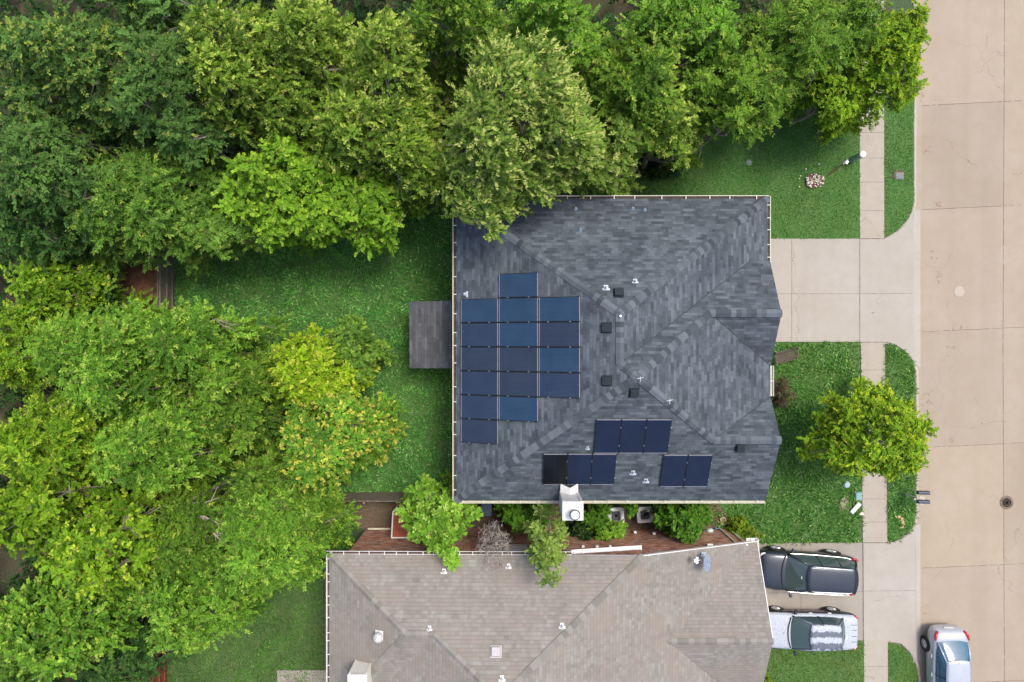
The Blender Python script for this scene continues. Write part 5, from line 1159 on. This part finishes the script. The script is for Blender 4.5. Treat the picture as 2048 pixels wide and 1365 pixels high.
T("broadleaf_tree", "fresh green crown at the top edge beside the pavement", "tree", 1610, 65, 120, 110, 8.6, 'green', seed=23, new=.18, ll=.12, lw=.025, n_tw=34, n_lf=19, group=G1_, trunk_r=.22, dep=3.0, lobes=7, curl=.4)
T("broadleaf_tree", "mid green crown at the top edge reaching over the pavement", "tree", 1720, 35, 85, 75, 7.4, 'green', seed=66, new=.12, ll=.11, lw=.025, group=G1_, dep=2.4, lobes=6)
T("small_tree", "low olive tree with dark centre beside the pavement", "tree", 1670, 180, 88, 78, 4.8, 'street', seed=24, new=.12, ll=.09, lw=.03, rc=.4, group=G1_, trunk_r=.09, dep=1.8)
T("street_tree", "yellow green tree with bare grey twigs over the pavement at the top right", "tree", 1795, 95, 95, 118, 6.2, 'street', seed=25, new=.25, ll=.085, lw=.028, rc=.42, trunk_r=.12, dep=2.0, gap=.6, dens=.85, lobes=6, barkmat=M_twig)
# --- wood, lower left
T("scrub_tree", "lime green scrubby tree left of the bare dirt patch", "tree", 85, 575, 95, 70, 5.4, 'lime', seed=30, new=.2, ll=.10, lw=.035, group=G1_, dep=2, gap=.5)
T("scrub_tree", "low darker green bush between the dirt patch and the lime scrub", "tree", 175, 545, 70, 60, 3.4, 'fern', seed=31, new=.1, group=G1_, dep=1.6, trunk_r=.08)
T("ash_tree", "large bright green crown at the left, below the dirt patch", "tree", 190, 720, 150, 120, 8.6, 'ash', seed=32, new=.38, ll=.115, lw=.027, n_tw=36, n_lf=20, wind=(.25, .1), group=G1_, lobes=9, **big)
T("ash_tree", "bright green crown just below the lower end of the grey fence", "tree", 365, 680, 110, 80, 7.8, 'ash', seed=33, new=.35, ll=.115, lw=.027, n_tw=36, n_lf=20, wind=(.2, .1), group=G1_, lobes=7, dep=2.6)
T("ash_tree", "mid green crown between the bright crown by the fence and the yellow tree", "tree", 440, 805, 105, 95, 7.0, 'green', seed=34, new=.25, ll=.15, lw=.036, group=G1_, lobes=7, dep=2.6)
T("yellow_green_tree", "yellow green tree standing at the west edge of the long grass", "tree", 612, 745, 102, 92, 6.4, 'yellow', seed=35, new=.30, ll=.085, lw=.036, rc=.46, droop=.2, group=None, lobes=7, dep=2.2, n_tw=28, n_lf=18)
T("yellow_green_tree", "green tree with golden yellow seed clusters above the grey south fence", "tree", 648, 880, 118, 112, 6.8, 'gold', seed=36, new=.45, ll=.085, lw=.036, rc=.48, droop=.2, group=None, lobes=8, dep=2.4, n_tw=28, n_lf=18)
T("broadleaf_tree", "thin mid green crown at the edge of the long grass, right of the yellow tree", "tree", 700, 700, 48, 65, 4.2, 'fern', seed=37, new=.2, ll=.09, lw=.03, rc=.38, group=G1_, dep=1.5, trunk_r=.08)
T("ash_tree", "bright green crown on the left, just below the middle of the photo", "tree", 90, 890, 130, 100, 8.4, 'lime', seed=38, new=.38, ll=.115, lw=.027, n_tw=36, n_lf=20, wind=(.25, .1), group=G1_, lobes=8, **big)
T("ash_tree", "bright crown with long leaves left of the bare grey branches", "tree", 290, 905, 120, 95, 8.2, 'ash', seed=39, new=.4, ll=.115, lw=.027, n_tw=36, n_lf=20, wind=(.25, .1), group=G1_, lobes=8, **big)
T("maple_tree", "lime yellow crown on the left edge, lower half", "tree", 55, 1040, 95, 115, 7.8, 'lime', seed=40, new=.3, ll=.12, lw=.05, group=G1_, lobes=7, **big)
T("maple_tree", "rounded crown with pale yellow tips, lower left", "tree", 185, 1115, 98, 95, 9.0, 'lime', seed=41, new=.38, ll=.13, lw=.05, group=G1_, lobes=7, **big)
T("ash_tree", "large ash crown beside the tan roofed house's back yard", "tree", 520, 1095, 120, 110, 7.6, 'ash', seed=42, new=.30, ll=.12, lw=.027, n_tw=36, n_lf=20, group=G1_, lobes=9, **big)
T("ash_tree", "ash crown above the red stained fence", "tree", 365, 1235, 115, 90, 7.6, 'ash', seed=43, new=.3, ll=.115, lw=.027, n_tw=36, n_lf=20, group=G1_, lobes=8, **big)
T("ash_tree", "darker green crown in the middle of the lower left trees", "tree", 360, 1085, 90, 90, 6.6, 'green', seed=44, new=.12, ll=.115, lw=.027, n_tw=36, n_lf=20, group=G1_, lobes=6, dep=2.4)
T("ash_tree", "dark green branch end near the patchy yard, right of the large ash", "tree", 612, 1035, 55, 75, 5.6, 'green', seed=45, new=.15, ll=.16, lw=.034, group=G1_, lobes=5, dep=2.0)
T("maple_tree", "green crown in the lower left corner", "tree", 90, 1275, 130, 95, 7.6, 'ash', seed=46, new=.3, ll=.12, lw=.05, group=G1_, lobes=8, **big)
T("maple_tree", "dark low tree at the bottom edge beside the red stained fence", "tree", 250, 1330, 70, 60, 4.6, 'deep', seed=47, new=.1, group=G1_, dep=2)
T("ash_tree", "mid green crown below the yellow tree, at the foot of the grey south fence", "tree", 530, 965, 90, 60, 5.6, 'green', seed=48, new=.25, ll=.13, lw=.036, group=G1_, dep=2)
T("scrub_tree", "lime green crown on the left edge, level with the middle of the photo", "tree", 25, 690, 80, 90, 6.2, 'lime', seed=64, new=.3, group=G1_, dep=2.2)
T("scrub_tree", "dim green crown in the bottom left corner below the brighter maple", "tree", 30, 1350, 90, 50, 6.0, 'fern', seed=65, new=.15, group=G1_, dep=2.2)
# bare branches showing in the gap
r = random.Random(9); mb = MB(); c0 = P(372, 1005, 4.8)
for k in range(9):
    a = R(-50 + r.uniform(-18, 60)); L = r.uniform(1.2, 2.6); p_ = c0; pts_ = [p_]
    for q_ in range(4): a += r.uniform(-.25, .25); p_ = p_ + Vector((math.cos(a), math.sin(a), .12)) * L / 4; pts_.append(p_)
    mb.tube(pts_, [.05, .042, .032, .02, .008], 6)
    for q_ in (2, 3):
        a2 = a + r.choice((-.7, .7)); mb.tube([pts_[q_], pts_[q_] + Vector((math.cos(a2), math.sin(a2), .1)) * .7], [.018, .005], 4)
mb.tube([Vector((c0.x, c0.y, 0)), c0], [.12, .06], 8)
tag(mb.build("bare_tree", M_twig), "bare grey branches showing in the gap between the lower left crowns", "tree")
# --- the rest
T("street_tree", "yellow green street tree over the pavement in front of the blue roofed house", "tree", 1778, 880, 136, 106, 5.4, 'street', seed=50, new=.28, ll=.085, lw=.030, rc=.42, trunk_r=.11, dep=1.9, lobes=9, gap=.75, dens=.72, barkmat=M_twig, base=P(1735, 882))
T("small_tree", "bright green tree between the two houses, over the red canopy", "tree", 868, 1045, 82, 60, 5.6, 'bright', seed=51, new=.35, ll=.11, lw=.045, rc=.42, trunk_r=.09, dep=1.8, lobes=7, gap=.3, extra=[(890, 1100, 5.6), (905, 1118, 5.6), (945, 1030, 5), (845, 985, 4), (855, 970, 3.6)])
T("small_tree", "light airy tree drooping over the tan roof behind the chimney", "tree", 1100, 1095, 52, 68, 7.0, 'airy', seed=52, new=.35, ll=.09, lw=.032, rc=.36, trunk_r=.06, dep=1.8, lobes=7, gap=.7, dens=.62, n_tw=18, n_lf=12, barkmat=M_twig, base=P(1095, 1050), extra=[(1095, 1160, 7), (1110, 1150, 7), (1075, 1070, 6)])
T("shrub", "dark leafy shrub under the eave left of the chimney", "shrub", 1050, 1037, 58, 32, 2.9, 'shrub', seed=53, new=.25, ll=.09, lw=.036, rc=.32, dep=1.3, limbs=False, lobes=5)
T("shrub", "bright leafy shrub partly covering the left air conditioner", "shrub", 1222, 1070, 42, 24, 2.2, 'bright', seed=54, new=.15, ll=.09, lw=.036, rc=.3, dep=1.1, limbs=False, lobes=5)
T("shrub", "shrub with dark leaves between chimney and air conditioners", "shrub", 1196, 1036, 26, 26, 1.8, 'shrub', seed=55, new=.2, ll=.09, lw=.036, rc=.3, dep=1.1, limbs=False, lobes=4)
T("shrub", "dim leafy shrub by the brick wall right below the chimney", "shrub", 1165, 1070, 38, 22, 1.6, 'under', seed=56, new=.4, ll=.09, lw=.036, rc=.3, dep=.9, limbs=False, lobes=4)
T("shrub", "small leafy sprig between the two air conditioners", "shrub", 1263, 1016, 11, 13, 2.2, 'shrub', seed=57, new=.3, ll=.08, lw=.034, rc=.24, dep=.8, limbs=False, lobes=3)
T("dense_bush", "large dense glossy dark green bush against the blue roofed house", "bush", 1368, 1041, 56, 45, 2.9, 'shrub', seed=58, new=.22, ll=.08, lw=.042, rc=.3, dep=1.2, limbs=False, lobes=6, dens=1.5, gap=0, lobed=.6)
T("round_shrub", "round yellow green clipped shrub at the corner of the brick wall", "shrub", 1483, 1063, 27, 24, .75, 'box', seed=59, new=.3, ll=.05, lw=.026, rc=.16, dep=.3, limbs=False, lobes=3, dens=1.6, gap=0, n_tw=16, n_lf=12, lobed=.3)
T("shrub", "sparse reddish shrub by the front wall of the blue roofed house", "shrub", 1568, 785, 25, 30, .9, 'red', seed=60, new=.25, ll=.05, lw=.018, rc=.22, dep=.5, limbs=False, lobes=4, n_tw=14, n_lf=10)
T("shrub", "lime green shrub at the bottom edge by the corner of the tan roof", "shrub", 1524, 1358, 15, 22, 1.6, 'box', seed=61, new=.3, ll=.07, lw=.03, rc=.22, dep=.8, limbs=False, lobes=3)
T("shrub", "small green plant against the brick wall under the bare twigs", "shrub", 1022, 1097, 12, 9, 2.6, 'shrub', seed=62, new=.1, ll=.07, lw=.03, rc=.18, dep=.4, limbs=False, lobes=2)
T("shrub", "low brownish shrub at the north west corner of the blue grey roof", "shrub", 1330, 320, 50, 25, 1.6, 'under', seed=63, new=.3, rc=.3, dep=.9, limbs=False, lobes=4)
# bare twiggy shrub over the tan roof edge
def twigs(name, label, px, py, rx, ry, ztop, n, seed, base):
    r = random.Random(seed); mb = MB(); b = Vector(base)
    for i in range(n):
        a = r.uniform(0, 6.28); q_ = math.sqrt(r.random()); e_ = P(px + rx * q_ * math.cos(a), py + ry * q_ * math.sin(a), ztop - r.uniform(0, 1.2)); p0 = b.lerp(e_, r.uniform(.45, .7)) + Vector((r.uniform(-.2, .2), r.uniform(-.2, .2), 0))
        m1 = p0.lerp(e_, .5) + Vector((r.uniform(-.22, .22), r.uniform(-.22, .22), r.uniform(-.1, .2))); mb.tube([p0, m1, e_], [.014, .010, .004], 4, cap=False)
        for _ in range(3):
            s_ = m1.lerp(e_, r.random()); mb.tube([s_, s_ + Vector((r.uniform(-.25, .25), r.uniform(-.25, .25), r.uniform(-.05, .15)))], [.007, .003], 3, cap=False)
    for k in range(7):
        e_ = P(px + r.uniform(-rx, rx) * .7, py + r.uniform(-ry, ry) * .7, ztop - 1.2); mb.tube([b, b.lerp(e_, .5) + Vector((r.uniform(-.15, .15), r.uniform(-.15, .15), .2)), e_], [.04, .028, .012], 5, cap=False)
    return tag(mb.build(name, M_twig), label, "bare tree")
twigs("bare_twiggy_tree", "leafless grey twiggy tree spreading over the edge of the tan roof", 987, 1098, 34, 52, 5.8, 150, 5, P(985, 1040))
twigs("bare_twigs", "tangle of bare grey twigs inside the top right street tree", 1775, 150, 32, 45, 4.4, 90, 6, P(1770, 140))
# undergrowth filling the floor of the wood
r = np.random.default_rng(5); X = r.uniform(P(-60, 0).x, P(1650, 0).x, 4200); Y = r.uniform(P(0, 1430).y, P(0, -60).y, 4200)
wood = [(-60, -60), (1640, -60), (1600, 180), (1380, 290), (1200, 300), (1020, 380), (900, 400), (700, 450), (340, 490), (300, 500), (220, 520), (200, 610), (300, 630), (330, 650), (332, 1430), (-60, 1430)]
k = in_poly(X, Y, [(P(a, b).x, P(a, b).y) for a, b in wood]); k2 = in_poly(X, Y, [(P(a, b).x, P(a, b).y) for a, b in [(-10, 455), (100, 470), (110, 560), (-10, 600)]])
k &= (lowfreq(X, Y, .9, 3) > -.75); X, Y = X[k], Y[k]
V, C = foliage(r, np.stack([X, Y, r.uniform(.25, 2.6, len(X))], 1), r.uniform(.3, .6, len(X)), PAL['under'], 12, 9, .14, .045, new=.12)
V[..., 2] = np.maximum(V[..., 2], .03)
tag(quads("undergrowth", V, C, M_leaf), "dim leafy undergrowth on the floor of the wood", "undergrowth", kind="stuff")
# fallen leaves and twigs on the litter
